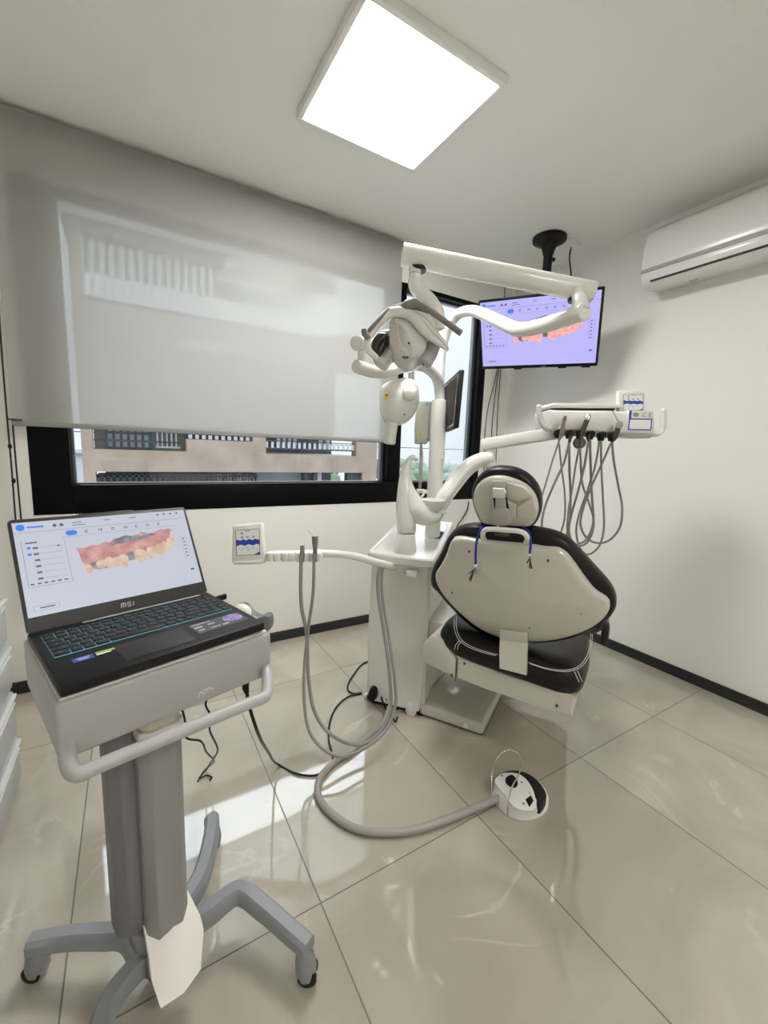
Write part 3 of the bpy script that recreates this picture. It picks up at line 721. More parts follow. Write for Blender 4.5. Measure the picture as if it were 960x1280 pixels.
# operating lamp on its arms
lamp = thing('operating_lamp', 'white operating lamp on a long double arm reaching over the dental chair', 'lamp', V((ms.x, ms.y, mastp(500).z)))
def c1p(x, y): return (420+x/5.333, 370+y/5.333)
def c7(x, y): return (490+x/3.4286, 290+y/3.4286)
lp = [(549.5, 560, 2.17), (549.5, 500, 2.17), (550, 455, 2.15), (553, 432, 2.14), (559, 412, 2.12), (570, 395, 2.08), (588, 388.5, 1.98), (606, 393.5, 1.88), (622, 401, 1.79), (639, 409, 1.70), (648, 411.8, 1.655), (658, 411.5, 1.62), (678, 407, 1.54), (700, 400.5, 1.46), (729, 390, 1.37)]
b = MB(); b.tube(ats(lp), [.025]*6+[.0255, .026, .0262, .0266, .027, .0273, .0277, .028, .0285], 20, 6); b.build('lower_arm', UNIT, lamp, angle=60)
e = at(729, 390, 1.37); b = MB(); dd = (e-at(700, 400.5, 1.46)).normalized(); b.cyl(e-dd*.004, e+dd*.006, .0292, .0285, 24, .003); b.build('arm_end_cap', UNITS, lamp)
b = MB(); j0, j1 = at(726, 385, 1.385), at(722, 364, 1.40); b.tube([j0-Z*.012, j0.lerp(j1, .35), j0.lerp(j1, .7), j1+Z*.01], [.030, .026, .021, .021], 24, 4); b.build('elbow_joint', UNIT, lamp)
a0, a1 = at(503, 318.5, 1.42), at(741.5, 365.5, 1.42); da = (a1-a0).normalized()
b = MB(); b.cyl(a0, a1, .0365, .0335, 32, .003); b.build('spring_arm', UNIT, lamp)
b = MB()
jl = at(519, 345, 1.42); aj = a0+da*.055
b.lathe([(.028, 0), (.030, .004), (.030, .012)], V((aj.x, aj.y, aj.z-.043)), Z, 24); b.build('joint_gap_ring', BLACKP, lamp); b = MB(); q = a1-da*.055; b.lathe([(.026, 0), (.028, .004), (.028, .012)], V((q.x, q.y, q.z-.040)), Z, 24); b.build('joint_gap_ring', BLACKP, lamp)
b = MB(); d_ = -CD
p0 = at(519.5, 328, 1.42); p1 = at(518.5, 350, 1.42); b.cyl(p0, p1, .0205, .0205, 24, .002); b.build('swivel_joint', UNIT, lamp)
b = MB(); b.cyl(at(518.7, 343.4, 1.42), at(518.6, 344.4, 1.42), .0208, .0208, 24); b.build('swivel_ring', GREYP, lamp)
b = MB(); b.tube([at(518, 349, 1.42), at(519, 358, 1.42), at(526, 366, 1.425), at(537, 377, 1.43), at(545, 392, 1.44), at(548, 412, 1.45)], [.021, .022, .024, .026, .028, .024], 22, 6); b.build('lamp_neck', UNIT, lamp)
# lamp head
HD = 1.42
def h6(x, y, d=0): return at(440+x/6.4, 370+y/6.4, HD+d)
pl6 = HD/FPX/6.4
head = MB()
# body: rounded drum, axis pointing to the viewer's left and down
drum = [(300, 190), (330, 170), (400, 165), (470, 190), (540, 260), (590, 340), (600, 400), (575, 455), (520, 505), (470, 520), (420, 500), (370, 470), (330, 430), (305, 380), (298, 280)]
dr = resample(catmull([h6(x, y, -.02) for x, y in drum], 6, True), 60)
head.puff(dr, -CF, [(.012, -.14), (.004, -.13), (0, -.10), (0, 0), (.004, .012), (.014, .022), (.03, .028)], dish=.014)
hb = head.build('lamp_head', PINKW, lamp, angle=50)
b = MB(); rim = [h6(x, y, -.052) for x, y in ((345, 185), (365, 250), (375, 340), (400, 420), (450, 480))]; b.tube(rim, .0016, 8, 6); b.tube([h6(x, y, -.05) for x, y in ((300, 235), (352, 236))], .001, 6); b.build('head_rim', UNIT, hb)
b = MB()
for x, y in ((456, 378), (412, 490), (428, 493), (445, 491)): b.ell(h6(x, y, -.058), (.004, .003, .004))
b.build('head_screw', DSTEEL, hb)
# reflector on the left
b = MB(); ro = resample(catmull([h6(x, y, .03) for x, y in ((150, 440), (160, 360), (200, 300), (260, 270), (320, 280), (345, 380), (330, 470), (270, 540), (210, 520))], 6, True), 48)
b.puff(ro, -CF, [(.01, -.09), (0, -.07), (0, 0), (.004, .008), (.012, .010)], dish=-.01); b.build('reflector_housing', PINKW, lamp, angle=50)
b = MB(); ro = resample(catmull([h6(x, y, .017) for x, y in ((155, 410), (168, 350), (215, 300), (270, 295), (300, 330), (300, 380), (262, 430), (220, 488), (180, 465))], 6, True), 48)
b.puff(ro, -CF, [(0, -.006), (0, 0), (.004, .003)], dish=.006); b.build('reflector_glass', DARKGL, lamp, angle=50)
# arched hoop that sweeps into a wing on the right
hoop = [(205, 500), (130, 430), (125, 350), (160, 280), (215, 205), (285, 145), (360, 127), (440, 140), (510, 190), (565, 262), (640, 335), (710, 392), (768, 436)]
b = MB(); b.tube([h6(x, y, -.05) for x, y in hoop], [.008, .012, .012, .013, .014, .0155, .017, .0175, .0175, .016, .012, .009, .003], 16, 6); hoop_o = b.build('hoop', UNIT, lamp, angle=60)
wing = [(440, 118), (520, 132), (600, 192), (660, 262), (720, 332), (762, 390), (772, 440), (745, 425), (690, 372), (630, 322), (580, 270), (530, 205), (480, 150)]
wr = resample(catmull([h6(x, y, -.040) for x, y in wing], 5, True), 60)
b = MB(); b.puff(wr, -CF, [(.004, -.012), (0, -.006), (0, .006), (.006, .014)], dish=.006); b.build('wing_shield', UNIT, lamp, angle=50)
# back shell above
b = MB(); bs = [(320, 120), (330, 85), (420, 60), (520, 70), (600, 120), (680, 190), (690, 290), (640, 380), (560, 400), (450, 300), (380, 200)]
br = resample(catmull([h6(x, y, .03) for x, y in bs], 5, True), 48); b.puff(br, -CF, [(.02, -.10), (0, -.06), (0, 0), (.01, .02)], dish=.02); b.build('head_cover', UNIT, lamp, angle=60)
# grips
b = MB(); b.tube([h6(400, 95, -.05), h6(440, 75, -.06), h6(500, 62, -.06), h6(560, 85, -.065), h6(620, 118, -.07)], [.010, .017, .019, .015, .010], 18, 5)
b.tube([h6(600, 100, -.07), h6(700, 170, -.08), h6(800, 245, -.09), h6(872, 298, -.095)], [.0095, .0095, .0095, .0098], 16, 5); b.build('grip', GRIP, lamp, angle=60)
b = MB(); b.bar(h6(300, 105, -.05), h6(130, 290, -.06), .012, .030, -CF, .006); b.tube([h6(95, 270, -.062), h6(105, 310, -.062), h6(138, 345, -.06)], [.009, .010, .008], 12, 4); b.build('grip', GRIP, lamp, angle=60)
b = MB(); b.bar(h6(310, 110, -.045), h6(420, 75, -.045), .016, .028, -CF, .005); b.build('grip_bridge', UNITS, lamp)
b = MB(); b.tube([h6(655, 390, .01), h6(625, 460, .005), h6(580, 540, 0)], [.024, .025, .024], 20, 4); b.build('tilt_pivot', GREYP, lamp)
b = MB(); b.ell(h6(572, 545, -.03), (.004,)*3); b.build('pivot_screw', DSTEEL, lamp)

# dental X-ray head on its own folding arm
xr = thing('x_ray_unit', 'white dental X-ray head hanging below the operating lamp on a bent tube arm', 'x-ray unit', at(549.5, 574, 2.10))
xp = [(549.5, 574, 2.10), (549.5, 520, 2.10), (549.5, 490, 2.10), (545.7, 472, 2.07), (534.5, 460.5, 2.02), (520, 456, 1.95), (504, 458.5, 1.88), (482, 464.5, 1.79), (465, 464, 1.73), (446, 458, 1.66)]
b = MB(); b.tube(ats(xp), [.026]*10, 22, 6); b.build('lower_arm', UNIT, xr, angle=60)
b = MB(); e0 = at(446, 458, 1.66); de = (e0-at(465, 464, 1.73)).normalized(); b.cyl(e0-de*.002, e0+de*.006, .0265, .025, 24, .003); b.build('arm_end_cap', UNITS, xr)
b = MB(); b.cyl(at(549.5, 541.5, 2.0999), at(549.5, 542.3, 2.0999), .0266, .0266, 24); b.build('arm_seam', CAULK, xr)
b = MB(); b.cyl(at(452, 459, 1.685), at(452, 434, 1.685), .0155, .0155, 20); b.build('pivot', UNITS, xr)
b = MB(); b.tube([at(446.5, 429, 1.64), at(453, 429.5, 1.69), at(470, 431, 1.78), at(492, 434, 1.88), at(514, 438, 1.98)], [.0285, .027, .025, .024, .023], 22, 5); b.build('upper_arm', UNIT, xr)
b = MB(); k0 = at(446.5, 429, 1.64); dk = (k0-at(453, 429.5, 1.69)).normalized(); b.cyl(k0, k0+dk*.006, .029, .027, 24, .003); b.build('arm_knob', UNITS, xr)
b = MB(); b.cyl(at(514, 436, 1.98), at(514, 482, 1.96), .0145, .0145, 18); b.build('hanger', UNITS, xr)
XD = 1.93
def x1(x, y, d=0): return at(*c1p(x, y), XD+d)
b = MB(); xo = resample(catmull([x1(x, y, -.03) for x, y in ((292, 650), (300, 610), (330, 580), (400, 555), (470, 546), (530, 570), (552, 640), (550, 720), (510, 790), (450, 832), (400, 840), (330, 820), (300, 770), (290, 700))], 6, True), 56)
b.puff(xo, -CF, [(.03, -.13), (.008, -.11), (0, -.08), (0, 0), (.006, .018), (.018, .034), (.03, .042)], dish=.016); xh = b.build('tube_housing', UNIT, xr, angle=60)
b = MB(); b.lathe([(.032, 0), (.032, .014), (.029, .022), (.014, .028), (.001, .030)], x1(492, 650, -.085), -CF, 28); kb = b.build('pivot_cap', UNIT, xr, angle=50)
b = MB()
for i in range(9):
    a_ = 2.4+i*.33; pp = x1(492+math.cos(a_)*52, 650+math.sin(a_)*52, -.084); b.ell(pp, (.0028,)*3, su=8, sv=6)
b.build('angle_scale', DECAL_G, xh)
b = MB(); b.cyl(x1(376, 815), x1(356, 985), .0285, .0265, 28, .003); b.build('cone', UNITS, xr)
def facing(pts, n, th=.0012):
    b = MB(); b.prism(pts, n*th); return b
WSD = -.080
b = facing([x1(320, 652, WSD), x1(356, 644, WSD), x1(336, 704, WSD)], CF, .03); sg = b.build('warning_triangle', YEL, xh, smooth=False); lab(sg, 'yellow warning triangle')
b = facing([x1(332, 657, WSD-.001), x1(344, 655, WSD-.001), x1(337, 675, WSD-.001)], CF); b.build('warning_symbol', BLACKP, sg, smooth=False)
b = MB(); b.ell(x1(456, 790, -.082), (.004,)*3); b.build('housing_screw', DSTEEL, xh)
# hand control of the X-ray unit
hc = thing('x_ray_hand_control', 'grey green control box with coiled cord hanging on the mast of the unit', 'control box', x1(575, 980, .17))
HCD = .15
b = MB(); b.prism([x1(x, y, HCD) for x, y in ((540, 702), (622, 700), (612, 978), (528, 978), (526, 880))], CF*.05, .006); hbx = b.build('box', BOXG, hc)
b = MB(); b.prism([x1(x, y, HCD+.01) for x, y in ((620, 705), (655, 700), (650, 960), (612, 965))], CF*.04, .003); b.build('bracket', GREYP, hc)
b = facing([x1(552, 930, HCD-.001), x1(574, 930, HCD-.001), x1(563, 902, HCD-.001)], CF); t_ = b.build('warning_triangle', YEL, hbx, smooth=False); lab(t_, 'small yellow warning triangle')
b = facing([x1(561, 926, HCD-.0015), x1(565, 926, HCD-.0015), x1(563, 910, HCD-.0015)], CF); b.build('warning_symbol', BLACKP, t_, smooth=False)
b = MB()
for x, y in ((606, 722), (606, 955)): b.ell(x1(x, y, HCD), (.004,)*3, su=12, sv=8)
b.build('box_screw', STEEL, hbx)
cps = catmull([x1(566, 978, HCD+.02), x1(568, 1050, HCD+.02), x1(566, 1150, HCD+.02), x1(560, 1260, HCD+.02), x1(552, 1335, HCD+.02)], 60)
b = MB(); n = len(cps); hel = []
for i, p in enumerate(cps):
    t_ = i/n; r_ = .003+.007*math.sin(PI*min(1, t_*1.15+.02))
    for k in range(2):
        a_ = (i*2+k)*.55; hel.append(p+(RT*math.cos(a_)+FW*math.sin(a_))*r_)
b.tube(hel, .0022, 6); b.build('coiled_cord', COILM, hc)
b = MB(); b.tube([x1(538, 1290, HCD), x1(560, 1300, HCD), x1(580, 1295, HCD), x1(582, 1325, HCD), x1(566, 1340, HCD)], .006, 10, 5); b.bar(x1(545, 1300, HCD), x1(700, 1310, HCD+.1), .01, .02); b.build('cord_hook', WHITE, hc)

# slim monitor on the mast, almost edge-on
q0_, q1_, q3_ = at(555, 480, 2.13), at(574.5, 462, 1.80), at(556, 540, 2.13)
q2_ = at(567.5, 535, 1.80)
nn = (q1_-q0_).cross(q3_-q0_).normalized()
mon = thing('mast_monitor', 'dark flat monitor seen nearly edge-on behind the white mast', 'monitor', (q3_+q2_)/2)
b = MB(); b.prism([q0_, q1_, q2_, q3_], nn*.022, .004); b.build('housing', MONB, mon)
b = MB(); cc_ = (q0_+q1_+q2_+q3_)/4; b.prism([cc_+(p-cc_)*.92 for p in (q0_, q1_, q2_, q3_)], nn*-.0015); b.build('screen', DARKGL, mon, smooth=False)
b = MB(); b.bar((q0_+q3_)/2+nn*.011, V((ms.x, ms.y, ((q0_+q3_)/2).z)), .05, .05); b.build('bracket', BLACKP, mon)

# ------------------------------------------------------------------ instrument tray on its swing arm
tray = thing('instrument_tray', 'white instrument tray with side handles on a swing arm above the dental chair', 'instrument tray', at(748, 548, 1.95))
b = MB(); b.tube(ats([(541, 652, 2.15), (546, 640, 2.12), (553, 625, 2.09), (568, 604, 2.11), (586, 583.5, 2.13), (602, 575, 2.14), (613, 573.5, 2.15)]), [.030, .037, .040, .041, .041, .038, .036], 24, 6); b.build('lower_arm', UNIT, tray, angle=60)
b = MB(); b.cyl(at(612, 585, 2.15), at(612, 558, 2.15), .034, .024, 28, .006); b.build('elbow', UNIT, tray)
b = MB(); aa, ab = at(603, 556, 2.16), at(704, 540, 1.96); b.bar(aa, ab, .06, .058, Z, .014); ua = b.build('upper_arm', UNITS, tray)
b = MB(); off = -FW*.031
for dz in (.012,): b.bar(aa+off+Z*dz+(ab-aa)*.02, ab+off+Z*dz-(ab-aa)*.02, .004, .002)
b.build('arm_groove', CAULK, ua)
T0 = at(748, 545, 1.95)
def t5(x, y, o=0): return on(660+x/5.05, 480+y/5.05, T0+FW*o, FW)
b = MB(); b.prism([t5(x, y) for x, y in ((130, 160), (190, 165), (530, 168), (630, 175), (640, 165), (800, 172), (805, 295), (785, 318), (500, 308), (140, 288))], FW*.20, .012, 3); tb = b.build('tray_body', UNIT, tray)
b = MB(); b.prism([t5(x, y, .01) for x, y in ((145, 290), (500, 305), (790, 312), (780, 342), (620, 335), (140, 312))], FW*.16, .006); b.build('tray_underside', GREYP, tray)
b = MB(); b.prism([t5(x, y, .02) for x, y in ((140, 138), (160, 118), (590, 128), (600, 145), (560, 152), (150, 150))], FW*.19, .004); b.build('tray_lid', UNITS, tray)
b = MB(); b.prism([t5(x, y, .035) for x, y in ((150, 146), (555, 150), (540, 172), (150, 166))], FW*.16); b.build('tray_recess', BLACKM, tray, smooth=False)
for pts in ([(70, 145, 0), (72, 190, 0), (84, 245, 0), (110, 275, .0), (150, 285, .02)], [(856, 170, 0), (856, 240, 0), (850, 285, 0), (825, 312, 0), (780, 318, .02)]):
    b = MB(); b.tube([t5(*p) for p in pts], .0125, 18, 6); q = t5(*pts[0]); b.ell(q, (.0125,)*3); b.build('handle', UNIT, tray, angle=60)
# key panels
def wave_panel(parent, P, w, h, name='keypad_print'):
    """printed foil: P maps (u, v) in 0..1 to the panel face"""
    def quad(m, pts, nm, k=1):
        b = MB(); b.poly([P(u, v, k) for u, v in pts]); return b.build(nm, m, parent, smooth=False)
    quad(LABELW, ((0, 0), (1, 0), (1, 1), (0, 1)), 'foil', 1)
    b = MB()
    for u0, u1, v0, v1 in ((0, .025, 0, 1), (.975, 1, 0, 1), (0, 1, 0, .02), (0, 1, .98, 1)): b.poly([P(u0, v0, 2), P(u1, v0, 2), P(u1, v1, 2), P(u0, v1, 2)])
    b.build('foil_border', DECAL_G, parent, smooth=False)
    top = [(i/40, .60+.022*math.sin(i/40*2*PI*4)) for i in range(41)]; bot = [(i/40, .40-.022*math.sin(i/40*2*PI*3+1)) for i in range(41)]
    b = MB()
    for i in range(40): b.poly([P(*bot[i], 2), P(*bot[i+1], 2), P(*top[i+1], 2), P(*top[i], 2)])
    b.build('blue_wave', BLUEB, parent, smooth=False)
    b = MB(); b.poly([P(.72, .02, 2.5), P(.98, .02, 2.5), P(.98, .12, 2.5)]); b.build('blue_corner', BLUEB, parent, smooth=False)
    b = MB()
    for u, v in ((.26, .86), (.27, .70), (.50, .70), (.74, .70)):
        ring = [(u+.055*math.cos(a), v+.045*math.sin(a)) for a in [2*PI*i/12 for i in range(12)]]; b.poly([P(x, y, 2) for x, y in ring])
    for u, v in ((.30, .27), (.52, .20), (.70, .28), (.46, .30)): b.poly([P(u-.05, v-.012, 2), P(u+.05, v-.005, 2), P(u+.05, v+.018, 2), P(u-.05, v+.012, 2)])
    b.poly([P(.38, .935, 2), P(.62, .935, 2), P(.62, .965, 2), P(.38, .965, 2)])
    b.build('key_symbols', mat('key_symbol_grey', (.33, .34, .36), .5), parent, smooth=False)
b = MB(); b.prism([t5(x, y, .05) for x, y in ((575, 38), (742, 42), (740, 180), (575, 178))], FW*.03, .006); kp = b.build('key_panel', UNITS, tray)
k0, k1, k2_ = t5(600, 166, .05), t5(727, 168, .05), t5(600, 64, .05)
wave_panel(kp, lambda u, v, k: k0+(k1-k0)*u+(k2_-k0)*v-FW*.0006*k, 1, 1)
b = MB(); b.prism([t5(x, y, -.004) for x, y in ((624, 170), (788, 172), (784, 300), (618, 298))], FW*.03, .004); pp_ = b.build('control_panel', UNIT, tray)
e0_, e1_, e2_ = t5(630, 291, -.004), t5(778, 293, -.004), t5(640, 168, -.004)
def EP(u, v, k): return e0_+(e1_-e0_)*u+(e2_-e0_)*v-FW*.0006*k
b = MB()
for u0, u1, v0, v1 in ((0, 1, 0, .60), (0, .10, .55, 1)): b.poly([EP(u0, v0, 1), EP(u1, v0, 1), EP(u1, v1, 1), EP(u0, v1, 1)])
b.build('blue_border', BLUEB, pp_, smooth=False)
b = MB(); b.poly([EP(.05, .06, 2), EP(.95, .06, 2), EP(.95, .54, 2), EP(.05, .54, 2)]); b.build('label_field', LABELW, pp_, smooth=False)
b = MB()
for (u, v, s_) in ((.28, .80, .13),):
    b.poly([EP(u+s_*math.cos(a), v+s_*.9*math.sin(a), 2) for a in [2*PI*i/16 for i in range(16)]])
# the letters C and E
for arc in ([EP(.66+.09*math.cos(a), .80+.11*math.sin(a), 2) for a in [PI*.35+PI*1.3*i/12 for i in range(13)]],):
    b.tube(arc, .0011, 6)
for p in (((.86, .91), (.86, .69)), ((.86, .91), (.98, .91)), ((.86, .80), (.96, .80)), ((.86, .69), (.98, .69))): b.tube([EP(*p[0], 2), EP(*p[1], 2)], .0011, 6)
b.build('panel_symbols', mat('panel_symbol', (.30, .29, .26), .5), pp_, smooth=False)
# the six holders, instruments and hoses
HX = [(190, 305), (262, 310), (328, 312), (392, 316), (462, 322), (530, 325)]
for x, y in HX:
    b = MB(); b.box(t5(x, y, .0), (.018, .05, .030), .005, Matrix((RT, FW, Z)).transposed()); p = t5(x, y, -.02)
    b.lathe([(.012, -.022), (.015, -.018), (.015, .012), (.010, .016)], p-Z*.004, Z, 16)
    for sx in (-1, 1): b.box(t5(x+sx*20, y+4, -.012), (.008, .02, .022), .002, Matrix((RT, FW, Z)).transposed())
    b.build('instrument_holder', BLACKP, tray)
b = MB(); b.cyl(t5(324, 372, .03), t5(324, 372, .005), .0285, .0285, 28, .003); b.build('round_brake_knob', GRIP, tray)
hoses = [
 ([(445, 225), (420, 300), (378, 440), (340, 560), (330, 640), (380, 685), (430, 630), (462, 560), (468, 460), (452, 320), (443, 235)], .0042),
 ([(487, 225), (465, 310), (420, 410), (385, 500), (376, 580), (400, 650), (450, 650), (483, 570), (490, 470), (486, 340), (484, 230)], .0054),
 ([(525, 255), (510, 330), (495, 430), (480, 520), (480, 600), (510, 645), (550, 640), (575, 600), (583, 550), (562, 470), (538, 400), (528, 255)], .0046),
 ([(563, 220), (545, 330), (520, 430), (494, 520), (484, 590), (505, 640), (550, 625), (580, 560), (578, 480), (572, 380), (568, 225)], .0056),
 ([(607, 220), (590, 320), (560, 420), (525, 520), (513, 590), (530, 660), (560, 682), (600, 655), (622, 590), (620, 460), (613, 320), (612, 225)], .0048),
 ([(655, 230), (610, 330), (570, 420), (540, 500), (530, 560), (550, 610), (590, 635), (640, 628), (685, 578), (697, 500), (680, 400), (662, 300), (656, 225)], .0052)]
IL = [('handpiece', 'slim brass-tipped handpiece with grey hose, leftmost on the instrument tray'), ('instrument_hose', 'empty grey hose loop second from the left on the instrument tray'),
      ('handpiece', 'thick dark steel handpiece with grey hose standing at the middle of the instrument tray'), ('instrument_hose', 'empty grey hose loop hanging fourth from the left on the tray'),
      ('instrument_hose', 'empty grey hose loop fifth from the left, hanging lowest under the tray'), ('air_water_syringe', 'steel air-water syringe with needle and grey hose, rightmost on the instrument tray')]
for i, ((pts, r), (nm, lb_)) in enumerate(zip(hoses, IL)):
    n = len(pts); q = []
    for k, (x, y) in enumerate(pts):
        s_ = k/(n-1); q.append(on(560+x/3.2, 480+y/3.2, T0+FW*(-.02+.05*math.sin(PI*s_)+.018*(s_-.5)*2+.004*i), FW))
    t = thing(nm, lb_, 'dental instrument', q[0], 'instruments hanging from the tray')
    b = MB(); b.tube(q, r, 10, 8); b.build('hose', HOSE, t, angle=80)
    if i == 0:
        b = MB(); b.tube([q[0], t5(205, 318, -.035), t5(216, 280, -.037), t5(228, 232, -.04)], [.005, .007, .0085, .0085], 16, 3); b.build('handle', mat('handpiece_brown', (.28, .22, .15), .35, metal=.6), t)
        b = MB(); b.tube([t5(228, 232, -.04), t5(233, 212, -.04), t5(237, 202, -.04)], [.0088, .0085, .005], 16); b.build('tip', DSTEEL, t)
    elif i == 2:
        b = MB(); b.tube([q[0], t5(338, 325, -.035), t5(352, 278, -.038), t5(372, 228, -.042)], [.006, .009, .0115, .0115], 18, 3); b.build('handle', DSTEEL, t)
        b = MB(); b.tube([t5(372, 228, -.042), t5(382, 200, -.043), t5(387, 190, -.043)], [.013, .0125, .008], 18); b.build('collar', STEEL, t)
    elif i == 5:
        b = MB(); b.tube([q[0], t5(548, 342, -.035), t5(562, 300, -.04), t5(572, 265, -.042)], [.006, .010, .012, .010], 16, 3); b.build('handle', DSTEEL, t)
        b = MB(); b.tube([t5(568, 280, -.042), t5(578, 255, -.043), t5(585, 240, -.043)], [.011, .0165, .010], 16, 3); b.build('button_head', STEEL, t)
        b = MB(); b.tube([t5(578, 245, -.043), t5(560, 220, -.043), t5(545, 190, -.043), t5(528, 168, -.043)], .002, 8, 4); b.build('needle', STEEL, t)
    else:
        b = MB(); b.tube([q[0]-Z*.01, q[0]+Z*.012, q[0]+Z*.022], [r*1.25, r*1.35, r*1.1], 12); b.build('coupling', DSTEEL, t)

# ------------------------------------------------------------------ screens
def glow(name, c, s=1): return mat(name, (.01, .01, .01), .3, emit=c, es=s, spec=.3)
def gum_mat(name, c1, c2, sc_):
    m = glow(name, c1); rp = add_mottle(m, c1, c2, sc_, 4, .35, .65)
    L(m, rp.outputs['Color'], bsdf(m).inputs['Emission Color'])
    for l in list(bsdf(m).inputs['Base Color'].links): m.node_tree.links.remove(l)
    return m
def screen_ui(parent, P, bgc, tag_, gum, gum2, tooth, tooth2, grey):
    bgm = glow('screen_glow_'+tag_, bgc); bg2 = glow('screen_bar_'+tag_, tuple(x*.93 for x in bgc)); blue = glow('screen_blue_'+tag_, (.05, .22, .75)); ink = glow('screen_ink_'+tag_, tuple(x*.22 for x in bgc)); ln = glow('screen_line_'+tag_, tuple(x*.62 for x in bgc))
    gm = gum_mat('scan_gum_'+tag_, gum, gum2, 40); tm = gum_mat('scan_tooth_'+tag_, tooth, tooth2, 55); gr = gum_mat('scan_grey_'+tag_, grey, tuple(x*.55 for x in grey), 60)
    b = MB(); b.poly([P(0, 1, 0), P(1, 1, 0), P(1, 0, 0), P(0, 0, 0)]); scr = b.build('screen', bgm, parent, smooth=False); lab(scr, 'lit pale screen showing a scan of an upper row of teeth')
    def rect(b, u0, u1, v0, v1, k=2): b.poly([P(u0, v1, k), P(u1, v1, k), P(u1, v0, k), P(u0, v0, k)])
    def disc(b, u, v, r, k=2, ar=1.72): b.poly([P(u+r*math.cos(-a), v+r*ar*math.sin(-a), k) for a in [2*PI*i/18 for i in range(18)]])
    b = MB(); rect(b, 0, 1, .112, .118, 1); rect(b, .22, .90, .205, .209, 1)
    rect(b, .025, .235, .70, .705, 1); rect(b, .025, .029, .20, .70, 1); rect(b, .233, .236, .20, .70, 1)
    for k in range(6): rect(b, .11, .215, .29+.066*k, .294+.066*k, 1)
    for k in range(13): rect(b, .03, .14, .895, .899, 1) if k == 0 else None
    rect(b, .03, .15, .945, .949, 1); rect(b, .03, .033, .895, .949, 1); rect(b, .148, .151, .895, .949, 1)
    rect(b, .925, .928, .36, .66, 1); rect(b, .962, .965, .36, .66, 1); b.build('interface_lines', ln, scr, smooth=False)
    b = MB(); disc(b, .035, .058, .021); rect(b, .065, .145, .052, .070)
    b.poly([P(u, v, 2) for u, v in ((.245+.012, .135), (.31-.012, .135), (.31, .165), (.31-.012, .195), (.245+.012, .195), (.245, .165))][::-1])
    rect(b, .048, .066, .275, .30); rect(b, .048, .066, .345, .37); b.build('interface_buttons', blue, scr, smooth=False)
    def icon(nm, *rects):
        b = MB()
        for r_ in rects: rect(b, *r_)
        b.build(nm, ink, scr, smooth=False)
    for u in (.20, .235):
        b = MB(); b.poly([P(u-.011, .06, 2), P(u, .038, 2), P(u+.011, .06, 2), P(u+.008, .078, 2), P(u-.008, .078, 2)][::-1]); b.build('home_icon', ink, scr, smooth=False)
    for q in ((.29, .34, .045, .054), (.29, .36, .075, .083), (.47, .50, .045, .054), (.62, .66, .045, .054), (.045, .10, .225, .24), (.06, .13, .915, .928), (.94, .965, .80, .822)): icon('text_mark', q)
    for i, u in enumerate((.36, .435, .51, .585, .655, .725, .80)):
        icon('tool_icon', (u-.008, u+.008, .15, .157), (u-.010, u-.006, .15, .18), (u+.004, u+.010, .157, .18) if i % 2 else (u-.006, u+.006, .172, .18))
    for k in range(6): icon('slider_label', (.075, .10, .283+.066*k, .303+.066*k))
    for k in range(6): icon('panel_icon', (.036+.032*k, .054+.032*k, .665, .680))
    for k in range(6): icon('side_icon', (.938, .950, .385+.047*k, .402+.047*k))
    for k in range(4): icon('window_icon', (.80+.045*k, .815+.045*k, .03, .05))
    b = MB(); disc(b, .20, .292, .006); b.build('slider_knob', ink, scr, smooth=False)
    # the scan: gum band with ragged edge, grey patches, row of teeth
    up = [(.285, .345), (.33, .355), (.37, .335), (.41, .345), (.44, .315), (.475, .33), (.505, .285), (.53, .30), (.57, .265), (.60, .285), (.66, .265), (.70, .285), (.74, .275), (.78, .255), (.80, .235), (.83, .245), (.86, .235), (.885, .265), (.865, .285), (.855, .33)]
    lo = [(.84, .42), (.80, .455), (.76, .475), (.70, .49), (.64, .505), (.58, .515), (.52, .52), (.46, .515), (.40, .53), (.35, .55), (.315, .56), (.30, .50), (.295, .42)]
    b = MB(); b.poly([P(u, v, 2) for u, v in (up+lo)][::-1]); b.build('scan_gum', gm, scr, smooth=False)
    b = MB()
    for q in ([(.50, .30), (.57, .265), (.66, .30), (.75, .27), (.70, .335), (.60, .345), (.52, .36), (.47, .37)], [(.66, .235), (.70, .265), (.78, .30), (.74, .305), (.68, .27)], [(.33, .55), (.38, .52), (.45, .56), (.44, .62), (.38, .625), (.345, .60)], [(.555, .47), (.595, .47), (.60, .575), (.56, .58)]):
        b.poly([P(u, v, 3) for u, v in q][::-1])
    b.build('scan_grey_patch', gr, scr, smooth=False)
    for (u, v, w_, h_) in ((.325, .55, .045, .10), (.40, .52, .055, .10), (.445, .50, .045, .13), (.49, .51, .045, .12), (.525, .49, .05, .17), (.635, .46, .075, .16), (.71, .445, .065, .15), (.765, .425, .055, .14), (.81, .40, .05, .13), (.845, .365, .042, .12), (.868, .33, .03, .10)):
        o_ = [(u+w_/2*math.copysign(abs(math.cos(a))**.7, math.cos(a)), v+h_/2+h_/2*math.copysign(abs(math.sin(a))**.7, math.sin(a))) for a in [2*PI*i/20 for i in range(20)]]
        b = MB(); b.poly([P(*p, 4+(.2 if w_ > .05 else 0)) for p in o_][::-1]); b.build('scan_tooth', tm, scr, smooth=False)
    return scr

